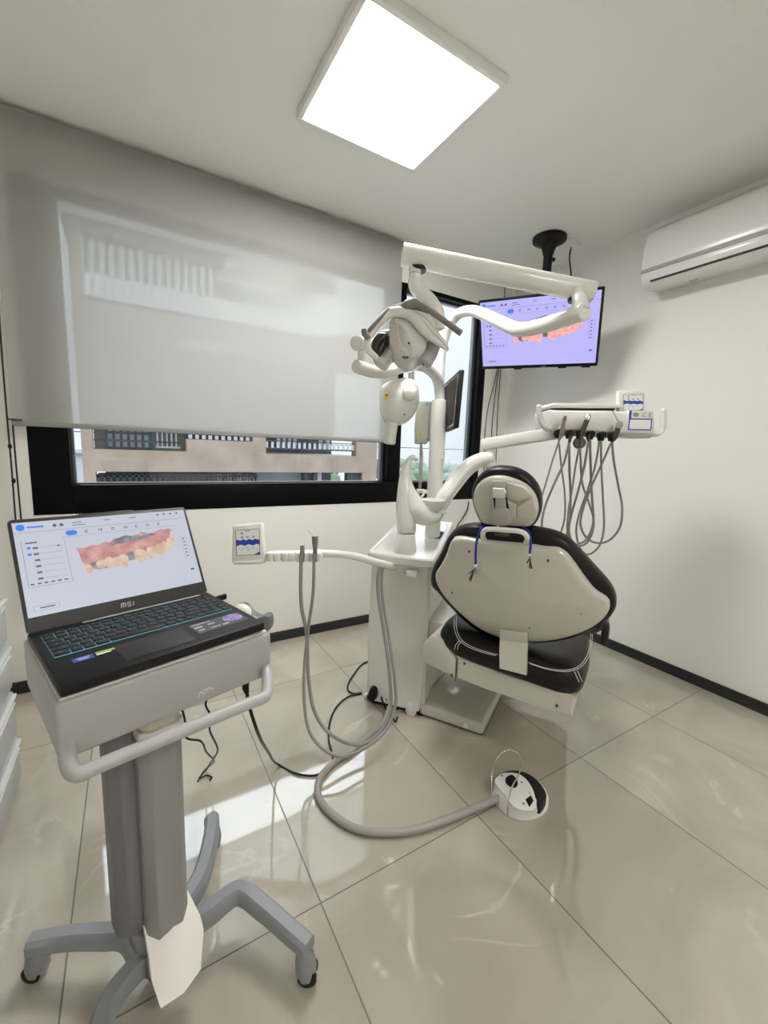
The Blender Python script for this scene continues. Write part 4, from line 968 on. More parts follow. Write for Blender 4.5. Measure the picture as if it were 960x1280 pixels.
# ------------------------------------------------------------------ television on its ceiling pole
TC = V((2.223, 1.897, 2.030)); ty_, tt_, tr_ = 1.098, .483, -.04
TN = V((-math.sin(ty_), -math.cos(ty_), 0)); tR = V((math.cos(ty_), -math.sin(ty_), 0)); tU = Z*math.cos(tt_)+TN*math.sin(tt_)
tR, tU = tR*math.cos(tr_)+tU*math.sin(tr_), tU*math.cos(tr_)-tR*math.sin(tr_); TNN = tR.cross(tU).normalized()
TW, TH = .73, .438
tvm = Matrix((tR, tU, TNN)).transposed()
tv = thing('television', 'black television showing a dental scan, hung from the ceiling in the corner', 'television', TC-tU*TH/2)
b = MB(); b.box(TC-TNN*.018, (TW, TH, .036), .006, tvm); b.box(TC-TNN*.05-tU*.03, (TW*.6, TH*.55, .035), .012, tvm); b.build('housing', BLACKP, tv)
def TP(u, v, k): return TC+tR*(TW*(-.5+.012/TW+u*(1-.024/TW)))+tU*(TH*.5-.012-v*(TH-.034))+TNN*(.0008+.0004*k)
screen_ui(tv, TP, (.47, .44, .87), 'tv', (.62, .05, .13), (.75, .22, .26), (.95, .50, .42), (.85, .30, .26), (.16, .15, .22))
b = MB()
b.box(TC-tU*(TH/2-.009)+tR*.05+TNN*.0015, (.03, .005, .001), 0, tvm); b.build('maker_mark', DECAL_G, tv, smooth=False)
b = MB()
for k in (-.12, .16, .3): b.box(TC-tU*(TH/2+.004)+tR*k-TNN*.02, (.05, .012, .02), .003, tvm)
b.build('bottom_lug', BLACKP, tv)
PT = V((2.362, 1.973, CZ))
mt = thing('ceiling_mount', 'black ceiling pole with round flange holding the television', 'television mount', PT)
b = MB(); b.lathe([(.034, -.10), (.036, -.085), (.05, -.05), (.09, -.03), (.103, -.022), (.105, -.004), (.10, 0)], PT, Z, 40); b.build('flange', BLACKP, mt)
b = MB(); b.cyl(PT-Z*.08, V((PT.x, PT.y, 2.02)), .028, .028, 24); b.build('pole', BLACKP, mt)
b = MB(); b.cyl(PT-Z*.13, PT-Z*.13+RT*.045, .012, .012, 14, .002); b.build('clamp_knob', BLACKP, mt)
b = MB(); b.bar(V((PT.x, PT.y, 2.04)), TC-TNN*.073, .06, .05, Z, .006); b.box(TC-TNN*.072, (.2, .2, .008), .002, tvm); b.build('tilt_bracket', BLACKP, mt)
cpn = onz(712, 304, CZ)
jp = thing('ceiling_outlet', 'flat white cover plate on the ceiling beside the black television pole', 'outlet', cpn)
b = MB(); b.box(cpn-Z*.006, (.13, .09, .012), .003, Matrix.Rotation(.2, 3, 'Z')); b.build('plate', WHITE, jp)
b = MB(); b.cyl(cpn-Z*.01+V((.03, .01, 0)), cpn-Z*.022+V((.03, .01, 0)), .01, .008, 14); b.build('grommet', UNITS, jp)
b = MB(); s0 = cpn+V((.03, .01, -.02)); tb_ = TC+tU*.1+tR*.16-TNN*.06
b.tube([s0, s0-Z*.05-V((.005, 0, 0)), s0.lerp(tb_, .5)-Z*.02+RT*.02, tb_+Z*.04, tb_], .005, 10, 8); tag(b.build('television_cable', BLACKP), 'black cable from the ceiling plate down behind the television', 'cable')
# cords by the window corner under the television
wc = []
for nm_, pts in (('cord', [(631, 352), (631, 372), (630, 420), (622, 470), (616, 520), (614, 560), (613, 600)]), ('cord', [(622, 460), (618, 478), (610, 510), (606, 545), (605, 580), (604, 612)]), ('cord', [(626, 462), (623, 500), (621, 540), (620, 575), (619, 620)])):
    b = MB(); b.tube([on(x, y, V((0, WY-.012, 0)), YN) for x, y in pts], .0032, 8, 5); wc.append(b)
CLB = ['thin dark cord running up behind the television to the ceiling corner', 'thin dark cord hanging closest to the black window frame', 'thin dark cord hanging beside the room corner']
for b, l in zip(wc, CLB): tag(b.build('wall_cord', BLACKM), l, 'cable')
b = MB(); b.tube([on(x, y, V((0, WY-.012, 0)), YN) for x, y in ((586, 627), (584, 637), (578, 648), (572, 657), (566, 672))], .004, 8, 5); tag(b.build('wall_cord', BLACKM), 'short black cable on the wall between the spittoon and the headrest', 'cable')

# ------------------------------------------------------------------ air conditioner
ac = thing('air_conditioner', 'white wall air conditioner high on the right wall', 'air conditioner', (WX, 1.0, 2.24))
AY1, AY0 = 1.455, .62
prof = [(WX, 2.245), (WX-.12, 2.225), (WX-.17, 2.235), (WX-.192, 2.262), (WX-.200, 2.305), (WX-.205, 2.345), (WX-.20, 2.44), (WX-.175, 2.515), (WX-.13, 2.555), (WX, 2.565)]
pr = [V((x, 0, z)) for x, z in prof]
pr = [pr[0]]+catmull(pr[1:-1], 5)+[pr[-1]]
def acr(y, k=1): 
    c = V((WX, 0, 2.395)); return [V((WX+(p.x-WX)*k, y, c.z+(p.z-c.z)*k)) for p in pr]
b = MB(); b.loft([acr(AY0, .93), acr(AY0+.006, .985), acr(AY0+.02), acr(AY1-.02), acr(AY1-.006, .985), acr(AY1, .93)]); b.build('body', AIRC, ac, angle=40)
b = MB(); b.box((WX-.199, (AY0+AY1)/2, 2.312), (.012, AY1-AY0-.012, .020), .003); b.build('grey_band', AIRG, ac)
b = MB(); b.prism([V((WX-.2045, AY0+.06, 2.297)), V((WX-.197, AY0+.06, 2.255)), V((WX-.190, AY0+.06, 2.255)), V((WX-.19, AY0+.06, 2.297))], V((0, AY1-AY0-.12, 0)), .002); b.build('air_flap', AIRC, ac)
b = MB(); b.box((WX-.187, (AY0+AY1)/2, 2.2525), (.022, AY1-AY0-.12, .006)); b.build('outlet_slot', BLACKM, ac, smooth=False)
b = MB(); b.tube([V((WX-.1, 1.20, 2.226)), V((WX-.1, 1.22, 2.219)), V((WX-.1, 1.24, 2.226))], .004, 8, 4); b.build('drip_clip', GREYP, ac)

# ------------------------------------------------------------------ left drawer cabinet
dc = thing('drawer_cabinet', 'white plastic drawer cabinet at the left edge of the room', 'cabinet', (-.63, 1.45, 0))
b = MB(); b.box((-.63, 1.42, .37), (.44, .94, .72), .012); b.build('carcass', CABW, dc)
zt = .73; 
for k in range(4):
    z1 = zt-.012-k*.178; z0 = z1-.165
    b = MB(); b.box((-.407, 1.42, (z0+z1)/2), (.016, .90, .162), .006); dw = b.build('drawer', CABW, dc)
    b = MB(); b.box((-.398, 1.42, z1-.012), (.022, .88, .010), .004); b.box((-.398, 1.42, z1-.040), (.014, .86, .007), .003); b.build('drawer_lip', CABR, dw)

# ------------------------------------------------------------------ trolley
ca = V((math.cos(.285), math.sin(.285), 0)); cb = V((-ca.y, ca.x, 0))
KF = V((-.114, .742, 0)); KW, KD, KZ = .372, .30, .872
def kp_(a, b_, z): return KF+ca*a+cb*b_+Z*z
kfr = Matrix((ca, cb, Z)).transposed()
cart = thing('trolley', 'grey medical trolley on castors carrying the open laptop', 'trolley', (.03, .94, 0))
b = MB(); b.box(kp_(KW/2, KD/2, KZ-.051), (KW, KD, .098), .008, kfr, 3); tt = b.build('tray_top', GREYP, cart)
b = MB(); b.box(kp_(KW/2, KD/2, KZ-.001), (KW-.012, KD-.012, .006), .003, kfr); b.build('top_sheet', mat('tray_sheet_pale', (.56, .555, .54), .4), tt)
b = MB(); p = kp_(.225, -.0006, KZ-.078)
b.tube([p+ca*x+Z*z for x, z in ((-.014, -.004), (-.008, .003), (-.002, -.001), (.004, .003), (.012, .004), (.016, 0))], .0016, 6, 4); b.tube([p+ca*x+Z*z for x, z in ((-.012, .003), (0, .006), (.012, .008))], .0012, 6, 3); b.build('maker_mark', mat('worn_mark', (.62, .61, .58), .5), tt)
b = MB()
hz = .775
hl, hr = onz(88, 972, hz), onz(338, 868, hz)
hl2, hr2 = kp_(.012, .01, hz+.012), kp_(KW-.008, .02, hz+.015)
hpts = [hl2+cb*.06+Z*.025, hl2+Z*.012, hl.lerp(hl2, .42), hl+(hr-hl)*.03, hl+(hr-hl)*.10, hl+(hr-hl)*.5, hl+(hr-hl)*.88, hl+(hr-hl)*.96, hr.lerp(hr2, .40), hr2+Z*.008, hr2+cb*.06+Z*.02]
b.tube(hpts, .0118, 16, 5, flat=.9); b.build('push_bar', GREYP, cart, angle=60)
b = MB(); b.bar(kp_(.02, .04, KZ-.104), kp_(.02, .2, KZ-.104), .03, .02, Z, .003); b.bar(kp_(KW-.02, .04, KZ-.104), kp_(KW-.02, .2, KZ-.104), .03, .02, Z, .003); b.build('bar_bracket', GREYD, cart)
# two-part column
def octo(c, w, d, cut): return [c+ca*x+cb*y for x, y in ((-w/2+cut, -d/2), (w/2-cut, -d/2), (w/2, -d/2+cut), (w/2, d/2-cut), (w/2-cut, d/2), (-w/2+cut, d/2), (-w/2, d/2-cut), (-w/2, -d/2+cut))]
fc = V((.035, .945, 0))-ca*.013; bc_ = fc-ca*.050+cb*.045
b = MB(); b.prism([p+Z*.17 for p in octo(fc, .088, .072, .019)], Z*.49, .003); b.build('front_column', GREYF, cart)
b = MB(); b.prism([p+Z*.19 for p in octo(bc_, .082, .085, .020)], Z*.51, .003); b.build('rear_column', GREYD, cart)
b = MB(); b.prism([p+Z*.675 for p in octo(fc-cb*.004, .076, .068, .014)], Z*.045, .004); b.prism([p+Z*.658 for p in octo(fc-cb*.006, .088, .08, .016)], Z*.026, .005); b.build('column_collar', COLLAR, cart)
b = MB(); b.prism([p+Z*.69 for p in octo(fc+cb*.01-ca*.02, .09, .05, .01)], Z*.085); b.build('neck', BLACKM, cart)
# white shroud: folds forward from the column foot over the hub
b = MB()
sw = [((-.046, -.006, .20), (.048, .004, .222)), ((-.050, -.045, .165), (.062, -.040, .165)), ((-.052, -.060, .125), (.064, -.052, .135)), ((-.046, -.090, .078), (.040, -.088, .085))]
rings = []
for (l0, r0) in sw:
    L0 = fc+ca*l0[0]+cb*l0[1]+Z*l0[2]; R0 = fc+ca*r0[0]+cb*r0[1]+Z*r0[2]; C0 = (L0+R0)/2-cb*.012
    rings.append([L0+cb*.012, L0, L0.lerp(C0, .6), C0, R0.lerp(C0, .6), R0, R0+cb*.012, C0+cb*.014])
b.loft(rings); b.build('base_shroud', SHROUD, cart, angle=25)
b = MB(); b.prism([p+Z*.055 for p in octo(fc+cb*.03-ca*.005, .11, .10, .03)], Z*.115, .012, 3); b.build('hub', GREYB, cart)
# four arms with castors
W1, W2, W3 = onz(381, 1224, 0), onz(50, 1219, 0), onz(266, 1060, 0)
W4 = W1+W2-W3
hubc = fc+cb*.01
def leg_arm(pts, wd=.044, ht=.048):
    b = MB(); q = catmull(pts, 6); rings = []
    for i, p in enumerate(q):
        t = (q[min(i+1, len(q)-1)]-q[max(i-1, 0)]); t.z = 0; t.normalize(); s_ = t.cross(Z)
        k = i/(len(q)-1); w_ = wd*(1.05-.15*k); h_ = ht*(1.15-.3*k)
        rings.append([p+s_*x*w_/2+Z*z*h_/2 for x, z in ((-1, -.6), (-.6, -1), (.6, -1), (1, -.6), (1, .55), (.6, 1), (-.6, 1), (-1, .55))])
    b.loft(rings); return b.build('leg', GREYB, cart, angle=40)
LZ = .100
def castor(wp, dirv):
    b = MB(); dirv = V(dirv); dirv.z = 0; dirv.normalize(); ax = dirv.cross(Z)
    b.tube([V((wp.x, wp.y, .092))-dirv*.004, V((wp.x, wp.y, .080))-dirv*.002, V((wp.x, wp.y, .060)), V((wp.x, wp.y, .035))+dirv*.003, V((wp.x, wp.y, .017))+dirv*.004], [.015, .019, .024, .025, .022], 18, 4); c = b.build('castor', GREYB, cart, angle=60)
    for s_ in (-1, 1):
        b = MB(); b.lathe([(.010, -.006), (.019, -.006), (.022, -.004), (.022, .004), (.019, .006), (.010, .006)], V((wp.x, wp.y, .022))+ax*.013*s_+dirv*.008, ax, 24); b.build('wheel', BLACKP, c)
m1 = onz(298, 1116, LZ+.02); m1b = onz(330, 1136, LZ+.012); e1 = V((W1.x, W1.y, LZ))
leg_arm([hubc+ca*.03+Z*(LZ-.005), hubc.lerp(m1, .6)+Z*(LZ*.4), m1-V((0, 0, .0)), m1b, m1b.lerp(e1, .55), e1-(e1-m1b).normalized()*-.012])
m2 = onz(130, 1170, LZ+.01); e2 = V((W2.x, W2.y, LZ))
leg_arm([hubc-ca*.05+Z*LZ, hubc.lerp(m2, .6)*1+Z*(LZ*.45), m2, onz(85, 1172, LZ+.004), e2-ca*.012])
m3 = onz(255, 1085, LZ); e3 = V((W3.x, W3.y, LZ-.004))
leg_arm([hubc+ca*.02+cb*.03+Z*LZ, onz(246, 1108, LZ), onz(258, 1075, LZ), e3-cb*0+Z*.0, e3+cb*.014])
m4 = onz(165, 1225, LZ); e4 = V((W4.x, W4.y, LZ))
leg_arm([hubc-cb*.05-ca*.02+Z*LZ, onz(185, 1200, LZ), onz(152, 1232, LZ), onz(128, 1275, LZ), e4])
for wp, d_ in ((W1, W1-hubc), (W2, W2-hubc), (W3, W3-hubc), (W4, W4-hubc)): castor(wp, d_)

# ------------------------------------------------------------------ laptop
la = V((math.cos(.305), math.sin(.305), 0)); lb2 = V((-la.y, la.x, 0)); L0 = V((-.1064, .742, KZ+.0045))
LW, LD = .352, .258
def lq(a, b_, z): return L0+la*a+lb2*b_+Z*z
lfr = Matrix((la, lb2, Z)).transposed()
lap = thing('laptop', 'black laptop open on the grey trolley with a dental scan on its screen', 'laptop', lq(LW/2, LD/2, 0))
b = MB(); b.prism([lq(a, b_, .001) for a, b_ in ((0, 0), (LW, 0), (LW, LD), (0, LD))], Z*.018, .004); base = b.build('base', LAPT, lap)
b = MB()
for a, b_ in ((.02, .02), (LW-.02, .02), (.02, LD-.02), (LW-.02, LD-.02)): b.cyl(lq(a, b_, 0), lq(a, b_, .004), .006, .006, 12)
b.build('rubber_foot', BLACKM, base)
TZ = .0192
b = MB(); b.box(lq(LW/2, .1685, TZ), (.3215, .1145, .0012), 0, lfr); b.build('key_well', TEAL, base, smooth=False)
b = MB(); b.box(lq(.155, .055, TZ), (.118, .072, .0012), .0005, lfr); b.build('touchpad', mat('touchpad_black', (.013, .013, .014), .5), base)
kw_ = .325/17.2
proto = {}
def key(a, b_, w_, h_):
    k = (round(w_, 4), round(h_, 4))
    if k not in proto:
        b = MB(); b.box((0, 0, .0016), (w_, h_, .0034), .0012); o = b.build('key', KEYC, None, loc=(0, 0, 0)); proto[k] = o
        o.parent = base
    else:
        o = proto[k].copy(); COL.objects.link(o); o.parent = base
    o.rotation_euler = (0, 0, .305); o.location = lq(a, b_, TZ+.0004)-lap.location
    return o
rows = [[1]*17, [1]*14+[1]*3, [1.4]+[1]*12+[1.3]+[1]*2+[.7], [1.7]+[1]*11+[2]+[1]*2+[.7], [2.2]+[1]*10+[1.8]+[1]*3, [1.3, 1, 1, 1.2, 5.2, 1.1, 1, 1.3, 1, 1, 1, 1]]
for r, row in enumerate(rows):
    h_ = .0135 if r == 0 else .0185; y_ = .168+.118/2-.0085-(0 if r == 0 else .0175+(r-1)*.0198)
    tot = sum(row); x_ = .0135+.001; u_ = .3225/tot
    for w_ in row:
        key(x_+u_*w_/2, y_, u_*w_-.0016, h_-.0015); x_ += u_*w_
# key legends glow teal: short strokes on the keys
b = MB(); rn = random.Random(3)
for r, row in enumerate(rows):
    y_ = .168+.118/2-.0085-(0 if r == 0 else .0175+(r-1)*.0198); tot = sum(row); x_ = .0145; u_ = .3225/tot
    for w_ in row:
        if w_ < 3:
            cx_, cy_ = x_+u_*w_/2-.002, y_+.001
            for s_ in range(2):
                dx, dy = rn.choice(((.0018, .0003), (.0003, .0018)))
                b.box(lq(cx_+rn.uniform(-.0012, .0012), cy_+rn.uniform(-.0012, .0012), TZ+.0038), (dx*2, dy*2, .0002), 0, lfr)
        x_ += u_*w_
b.build('key_legends', TEAL, base, smooth=False)
# stickers on the palm rest
b = MB(); b.box(lq(.048, .078, TZ), (.030, .016, .0006), 0, lfr); st_ = b.build('blue_sticker', BLUEB, base, smooth=False)
b = MB(); 
for k in range(3): b.box(lq(.048, .082-.004*k, TZ+.0005), (.020-.003*k, .0012, .0002), 0, lfr)
b.build('sticker_print', LABELW, st_, smooth=False)
b = MB(); b.box(lq(.082, .083, TZ), (.030, .008, .0006), 0, lfr); st_ = b.build('green_sticker', mat('sticker_green', (.28, .50, .04), .4), base, smooth=False)
b = MB(); b.box(lq(.078, .0765, TZ), (.022, .004, .0006), 0, lfr); b.build('sticker_print', LABELW, st_, smooth=False)
b = MB(); b.box(lq(.283, .062, TZ), (.108, .052, .0006), 0, lfr); st_ = b.build('spec_sticker', mat('sticker_dark', (.055, .06, .065), .35), base, smooth=False)
b = MB(); b.poly([lq(.314+.021*math.cos(a), .066+.019*math.sin(a), TZ+.0006) for a in [2*PI*i/20 for i in range(20)]]); PUR = mat('sticker_purple', (.25, .16, .42), .4); add_mottle(PUR, (.12, .10, .30), (.45, .30, .62), 140, 3); b.build('sticker_badge', PUR, st_, smooth=False)
b = MB()
for a, b_, w_, h_ in ((.252, .081, .040, .004), (.240, .066, .016, .008), (.268, .068, .014, .006), (.240, .050, .012, .006), (.268, .048, .020, .004), (.290, .048, .014, .006)): b.box(lq(a, b_, TZ+.0005), (w_, h_, .0002), 0, lfr)
b.build('sticker_print', mat('sticker_print_grey', (.45, .46, .48), .5), st_, smooth=False)
# lid
LT = math.radians(30); lU = lb2*math.sin(LT)+Z*math.cos(LT); lN = la.cross(lU).normalized()
LH = .236; H0 = lq(0, LD-.003, .014)
def lidp(x, y, o=0): return H0+la*x+lU*y+lN*o
b = MB(); b.prism([lidp(x, y, -.007) for x, y in [(LW/2+p[0], .004+LH/2+p[1]) for p in rrect(LW, LH, .008, 4)]], lN*.007, .0012); lid = b.build('lid', LAPB, lap)
b = MB(); b.bar(lidp(.12, LH+.004, -.003), lidp(.23, LH+.004, -.003), .006, .004, lN, .001); b.build('camera_bump', LAPB, lid)
SX0, SX1, SY0, SY1 = .006, LW-.006, .034, LH-.004
def LPm(u, v, k): return lidp(SX0+(SX1-SX0)*u, SY1-(SY1-SY0)*v, .0004+.0003*k)
screen_ui(lap, LPm, (.50, .522, .60), 'laptop', (.45, .20, .20), (.60, .36, .33), (.55, .38, .27), (.68, .53, .42), (.30, .29, .33))
# maker's letters on the lower bezel
b = MB(); mx_, my_, s_ = LW*.505, .0185, .0075
def stroke(pts, w_=.0016): b.tube([lidp(mx_+x*s_, my_+(y-.5)*s_*1.15, .0006) for x, y in pts], .0013, 6)
for k in (0, .55, 1.1): stroke([(-2.2+k, 0), (-2.1+k, 1)])
stroke([(-2.1, 1), (-1.0, 1)])
stroke([(.45, 1), (-.45, 1), (-.5, .5), (.35, .5), (.3, 0), (-.6, 0)]); stroke([(1.0, 0), (1.1, 1)])
b.build('lid_letters', mat('lid_letter_grey', (.52, .51, .50), .4), lid, smooth=False)
b = MB(); b.cyl(lidp(.03, .002, -.006), lidp(.075, .002, -.006), .006, .006, 14); b.cyl(lidp(LW-.075, .002, -.006), lidp(LW-.03, .002, -.006), .006, .006, 14); b.build('hinge', LAPT, lap)
b = MB(); b.box(lq(LW/2+.03, LD-.012, TZ+.0005), (.24, .006, .001), 0, lfr); b.build('hinge_strip', GREYP, base, smooth=False)
us = thing('usb_plug', 'small black plug sticking out of the right side of the laptop', 'plug', lq(LW, .20, .004))
b = MB(); b.bar(lq(LW-.004, .215, .010), lq(LW+.03, .222, .010), .008, .014, Z, .002); b.build('plug_body', BLACKP, us)

# scanner cradle behind the laptop
sk = thing('scanner_cradle', 'grey scoop shaped scanner cradle at the back right edge of the trolley', 'scanner holder', at(312, 790, .99))
def c8(x, y, d=.99): return at(230+x/5.123, 740+y/5.123, d)
b = MB()
prof_ = [(325, 100), (335, 85), (385, 84), (405, 112), (430, 138), (490, 162), (515, 146), (545, 152), (555, 195), (545, 245), (500, 270), (440, 260), (380, 190), (340, 130)]
o_ = resample(catmull([c8(x, y) for x, y in prof_], 5, True), 60); b.puff(o_, -CF, [(.002, -.03), (0, -.028), (0, .004), (.002, .007)], dish=0); b.build('cradle', mat('cradle_grey', (.16, .16, .17), .35), sk, angle=40)
b = MB(); b.tube([c8(335, 120, .978), c8(365, 112, .974), c8(395, 128, .970), c8(405, 160, .968)], [.010, .014, .014, .009], 16, 4); b.build('scanner_tip', WHITE, sk)

# ------------------------------------------------------------------ assistant's arm on the unit
AD = 1.76
asst = thing('assistant_arm', 'white holder arm with small key panel swung out from the front of the unit', 'holder arm', at(410, 700, AD))
b = MB(); b.tube([front(494, 708, -.02), front(490, 708, .01), at(470, 703, 1.86), at(450, 697, 1.83), at(425, 692.5, 1.79), at(396, 691.5, AD)], [.019, .018, .0175, .0165, .016, .0155], 18, 6); b.build('arm', UNIT, asst, angle=60)
def a6(x, y, o=0): return at(270+x/6.4, 640+y/6.4, AD+o)
b = MB(); b.bar(a6(405, 350), a6(850, 335), .045, .034, Z, .008); b.build('holder_bar', WHITE, asst)
for x in (435, 485, 555, 600, 665, 715, 765, 825):
    b = MB(); c = a6(x, 358, -.03); b.lathe([(.008, -.019), (.0125, -.018), (.0145, -.010), (.0145, .010), (.0125, .017), (.008, .018)], c, Z, 20); b.build('holder_clip', WHITE, asst)
b = MB(); KP = [a6(x, y, -.015) for x, y in ((130, 108), (370, 82), (396, 385), (392, 395), (128, 410), (122, 395))]; b.prism(KP, CF*.03, .008, 3); b.prism([a6(x, y, -.02) for x, y in ((132, 398), (390, 388), (375, 415), (260, 424), (140, 420))], CF*.035, .004); kp2 = b.build('key_panel', UNITS, asst)
g0, g1, g2, g3 = a6(165, 350, -.016), a6(356, 342, -.016), a6(155, 145, -.016), a6(348, 132, -.016)
wave_panel(kp2, lambda u, v, k: g0*(1-u)*(1-v)+g1*u*(1-v)+g2*(1-u)*v+g3*u*v-CF*.0007*k, 1, 1)
# two suction hoses
def c6(x, y): return (270+x/3.31, 640+y/3.31)
for nm_, lb_, pts, r in (('suction_hose', 'grey suction hose with plain tip, left in the assistant holder', [(358, 175, 1.73), (357, 380, 1.73), (374, 500, 1.73), (384, 700, 1.73), (410, 830, 1.72), (470, 915, 1.70), (570, 962, 1.72), (640, 945, 1.75), (700, 880, 1.79), (722, 800, 1.83), (716, 650, 1.845), (692, 480, 1.87), (670, 330, 1.88), (674, 240, 1.885), (690, 210, 1.90)], .0075),
                        ('suction_hose', 'grey suction hose with bent saliva tip, right in the assistant holder', [(411, 170, 1.73), (405, 330, 1.73), (382, 480, 1.72), (366, 640, 1.71), (366, 800, 1.69), (390, 915, 1.66), (450, 985, 1.63), (520, 1010, 1.63), (600, 985, 1.68), (700, 905, 1.76), (742, 800, 1.81), (740, 700, 1.83), (712, 500, 1.86), (687, 330, 1.88), (690, 240, 1.885), (705, 212, 1.90)], .0065)):
    t = thing(nm_, lb_, 'hose', at(*c6(450, 950), 1.6), 'suction hoses on the assistant holder')
    P_ = [at(*c6(x, y), d-(.0 if i else 0)) for i, (x, y, d) in enumerate(pts)]
    for p in P_: p.z = max(p.z, r+.002)
    P_[0] = P_[0]-CF*.03; P_[1] = P_[1]-CF*.02
    b = MB(); b.tube(P_, r, 12, 8); b.build('hose', HOSE, t, angle=80)
    if 'plain' in lb_:
        b = MB(); b.tube([a6(688, 400, -.055), a6(690, 340, -.055), a6(691, 290, -.055), a6(691, 268, -.055)], [.009, .0105, .0085, .0085], 16); b.build('tip_holder', GRIP, t)
    else:
        b = MB(); b.tube([a6(790, 400, -.055), a6(793, 300, -.055), a6(793, 240, -.055), a6(792, 195, -.055)], [.0085, .0085, .0125, .0135], 16); b.build('tip_holder', GRIP, t)
        b = MB(); b.tube([a6(790, 200, -.055), a6(772, 178, -.055), a6(752, 158, -.055), a6(735, 152, -.055)], .0032, 10, 4); b.build('saliva_tip', WHITE, t)

# ------------------------------------------------------------------ foot control and its hose
PC = onz(650, 995, .02); PC = V((PC.x, PC.y, 0))
ped = thing('foot_control', 'white foot control with black pad and wire bail on the tiled floor', 'foot pedal', PC)
def c5(x, y, z): return onz(560+x/6, 920+y/6, z)
ob = [(335, 440), (385, 520), (445, 585), (520, 622), (600, 630), (680, 605), (735, 560), (750, 500), (735, 420), (690, 330), (620, 280)]
b = MB()
ft = [c5(x, y, .0) for x, y in ((330, 465), (380, 540), (450, 600), (530, 634), (610, 636), (690, 610), (742, 560), (752, 500), (735, 440), (690, 380), (620, 335), (540, 320), (450, 330), (370, 380))]
fo_ = resample(catmull(ft, 6, True), 64)
cft = sum(fo_, V())/len(fo_)
def ring(k, z, sh=(0, 0)): return [cft+(p-cft)*k+Z*z for p in fo_]
tl = [c5(x, y, .055) for x, y in ((350, 345), (385, 300), (460, 275), (540, 290), (600, 340), (650, 430), (660, 510), (640, 560), (560, 560), (490, 530), (430, 450))]
to_ = resample(catmull(tl, 6, True), 64)
# align the start of the two outlines by angle
def start_at(r, c, a0):
    best = min(range(len(r)), key=lambda i: abs((math.atan2((r[i]-c).y, (r[i]-c).x)-a0+PI) % (2*PI)-PI)); return r[best:]+r[:best]
ct = sum(to_, V())/len(to_)
def orient(r, c):
    a_ = sum(((r[i]-c).cross(r[(i+1) % len(r)]-c)).z for i in range(len(r))); return r if a_ > 0 else r[::-1]
fo_ = start_at(orient(fo_, cft), cft, 0); to_ = start_at(orient(to_, ct), ct, 0)
b.loft([[p+Z*.002 for p in fo_], [p+Z*.014 for p in fo_], [p.lerp(q, .12)+Z*.006 for p, q in zip([p+Z*.014 for p in fo_], to_)], [p.lerp(q, .8) for p, q in zip([p+Z*.012 for p in fo_], to_)], [p+Z*.003 for p in to_], [ct+(p-ct)*.85+Z*.006 for p in to_], [ct+(p-ct)*.3+Z*.008 for p in to_]])
b.build('pedal_body', WHITE, ped, angle=40)
pad = [(410, 285), (470, 268), (550, 275), (630, 310), (700, 375), (735, 440), (735, 480), (685, 545), (665, 530), (655, 470), (620, 395), (570, 335), (520, 310), (460, 300)]
b = MB(); po = resample(catmull([c5(x, y, .050) for x, y in pad], 5, True), 56); b.puff(po, Z, [(.0, -.022), (0, .004), (.003, .008), (.006, .009)]); b.build('rubber_pad', BLACKM, ped, angle=50)
b = MB(); kp3 = resample(catmull([c5(x, y, .062) for x, y in ((435, 320), (480, 300), (515, 335), (522, 370), (500, 392), (460, 380), (432, 350))], 5, True), 32); b.puff(kp3, Z, [(0, -.004), (0, .005), (.002, .007)]); b.build('joystick', BLACKP, ped)
for c_, m_ in (((405, 300), GREYD), ((552, 350), GREYD), ((567, 510), GREYD)):
    b = MB(); q = c5(*c_, .060); b.cyl(q-Z*.004, q+Z*.003, .0045, .004, 16, .001); b.build('button', m_, ped)
b = MB(); q = c5(612, 432, .060); b.cyl(q-Z*.004, q+Z*.002, .004, .0036, 16, .001); lab(b.build('button', mat('button_red', (.45, .12, .15), .4), ped), 'small red button')
b = MB(); b.prism([c5(x, y, .0605) for x, y in ((580, 480), (620, 448), (642, 488), (610, 535))], Z*.003, .001); b.build('rocker', BLACKP, ped)
bail = [c5(328, 460, .012), onz(560+330/6, 920+280/6, .06), onz(560+370/6, 920+170/6, .11), onz(560+450/6, 920+105/6, .135), onz(560+525/6, 920+130/6, .13), onz(560+552/6, 920+200/6, .115), onz(560+530/6, 920+290/6, .105), onz(560+480/6, 920+380/6, .088), onz(560+455/6, 920+480/6, .070), onz(560+447/6, 920+550/6, .045), c5(447, 596, .014)]
b = MB(); b.tube(bail, .0026, 10, 8); b.build('wire_bail', STEEL, ped, angle=80)
ph = [(627, 1001), (615, 1003), (590, 1012), (560, 1024), (520, 1037), (480, 1041), (445, 1036), (415, 1018), (398, 995), (399, 975), (415, 955), (440, 938), (465, 916), (480, 902), (487, 892)]
b = MB(); q = [onz(x, y, .013) for x, y in ph]; q[0].z = .03; q[1].z = .02; q[-1].z = .05; q[-1] += UU*.012
b.tube(q, .0125, 14, 8); tag(b.build('pedal_hose', HOSEP), 'thick grey hose curving over the floor from the unit to the foot control', 'hose')

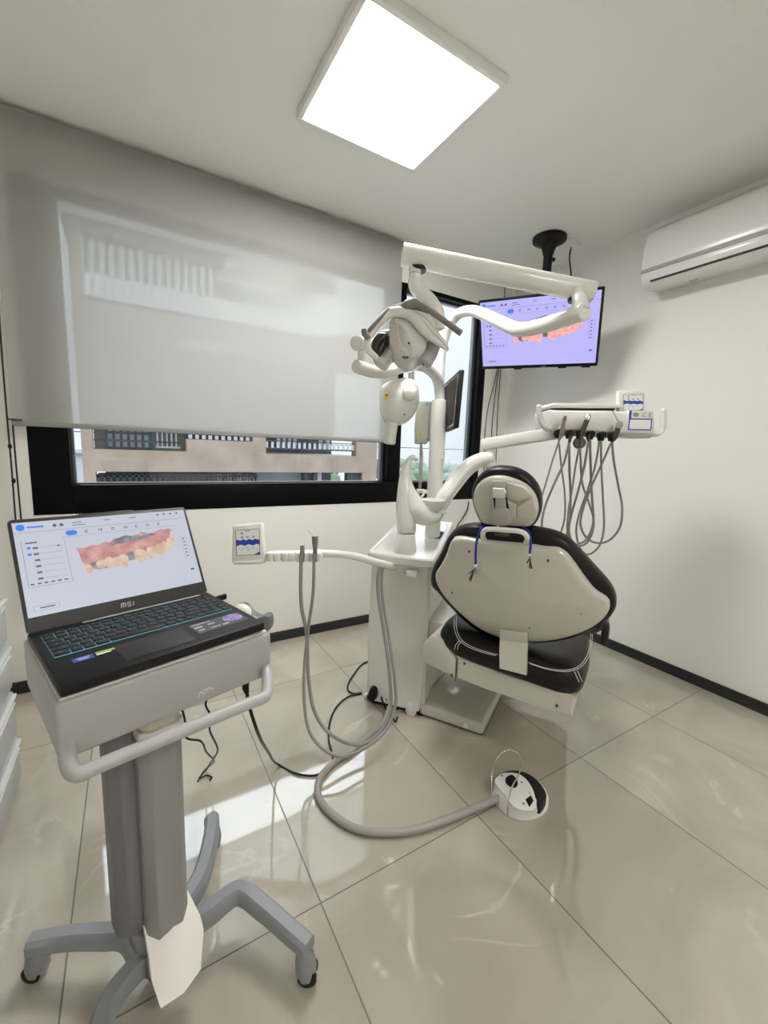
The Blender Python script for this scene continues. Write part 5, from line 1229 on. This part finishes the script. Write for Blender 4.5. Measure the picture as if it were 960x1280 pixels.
# ------------------------------------------------------------------ loose cables
def floor_cable(name, label, pts, r, m=BLACKP):
    b = MB(); b.tube(pts, r, 10, 8); return tag(b.build(name, m, angle=80), label, 'cable')
q = [at(308, 862, 1.0), at(311, 880, 1.0), at(320, 910, 1.02)]+[onz(x, y, .05) for x, y in ((333, 938),)]+[onz(x, y, .006) for x, y in ((350, 957), (370, 967), (395, 969), (411, 960), (416, 948), (411, 925), (413, 900), (422, 882), (437, 870), (452, 867))]
for i in (3,): q[i] = at(336, 941, 1.3)
pc = thing('extension_cable', 'black power cord hanging from the trolley and running over the floor to the unit', 'cable', q[7])
b = MB(); b.tube(q, .0042, 10, 8); b.build('cord', BLACKP, pc, angle=80)
b = MB(); b.tube([at(307, 850, 1.0), at(307, 860, 1.0), at(308.5, 866, 1.0)], [.0085, .0085, .0055], 12); b.build('plug', BLACKP, pc)
q = [onz(x, y, .006) for x, y in ((462, 826), (452, 831), (443, 842), (435, 856), (436, 864), (444, 867), (452, 866))]
floor_cable('mains_cable', 'short black mains cable curling out behind the unit to the white connector', q, .0042)
b = MB(); p = onz(459, 869, .012); b.box(p, (.035, .022, .022), .004, Matrix.Rotation(.4, 3, 'Z')); b.box(p-V((0, .018, 0)), (.012, .02, .018), .003); tag(b.build('connector_block', WHITE), 'small white connector block on the floor at the unit corner', 'connector')
sp_ = thing('black_plug', 'bulky black plug hanging on the lower left of the unit front', 'plug', front(465, 872, .02))
b = MB(); po = resample(catmull([front(x, y, .004) for x, y in ((463, 862), (466, 856.5), (471, 858), (473, 866), (471, 872), (465, 873), (462, 869))], 5, True), 32); b.puff(po, -UU, [(.003, 0), (0, .004), (0, .022), (.004, .03)]); b.build('plug_body', BLACKP, sp_)
b = MB(); b.tube([front(465, 872, .02), front(461, 873.5, .02), onz(459, 869, .022)], .0045, 10, 4); b.build('plug_lead', BLACKP, sp_)
floor_cable('drop_cable', 'short black cable loop at the lower front of the unit', [front(477, 872, .0), front(478.5, 878, .012), front(482, 885, .015), front(486, 892, .02), onz(489, 900, .02)+UU*.02, onz(494, 902, .008), onz(497, 896, .012)], .0045)
fb = [at(225, 878, 1.04), at(231, 900, 1.06), at(233, 922, 1.08), at(250, 926, 1.12), at(258, 940, 1.2), at(267, 950, 1.3)]+[onz(x, y, .004) for x, y in ((258, 962), (249, 973), (258, 969), (265, 972), (262, 975))]
floor_cable('thin_cable', 'thin black cable dangling in a knot right of the trolley column', fb, .0026)
fb = [at(262, 868, 1.08), at(257, 880, 1.08), at(263, 894, 1.09), at(262, 912, 1.12), at(270, 930, 1.18), at(272, 938, 1.22), at(262, 955, 1.35), onz(252, 968, .004), onz(247, 977, .004)]
floor_cable('thin_cable', 'thin black cable hanging straight down from under the right of the trolley top', fb, .0026)
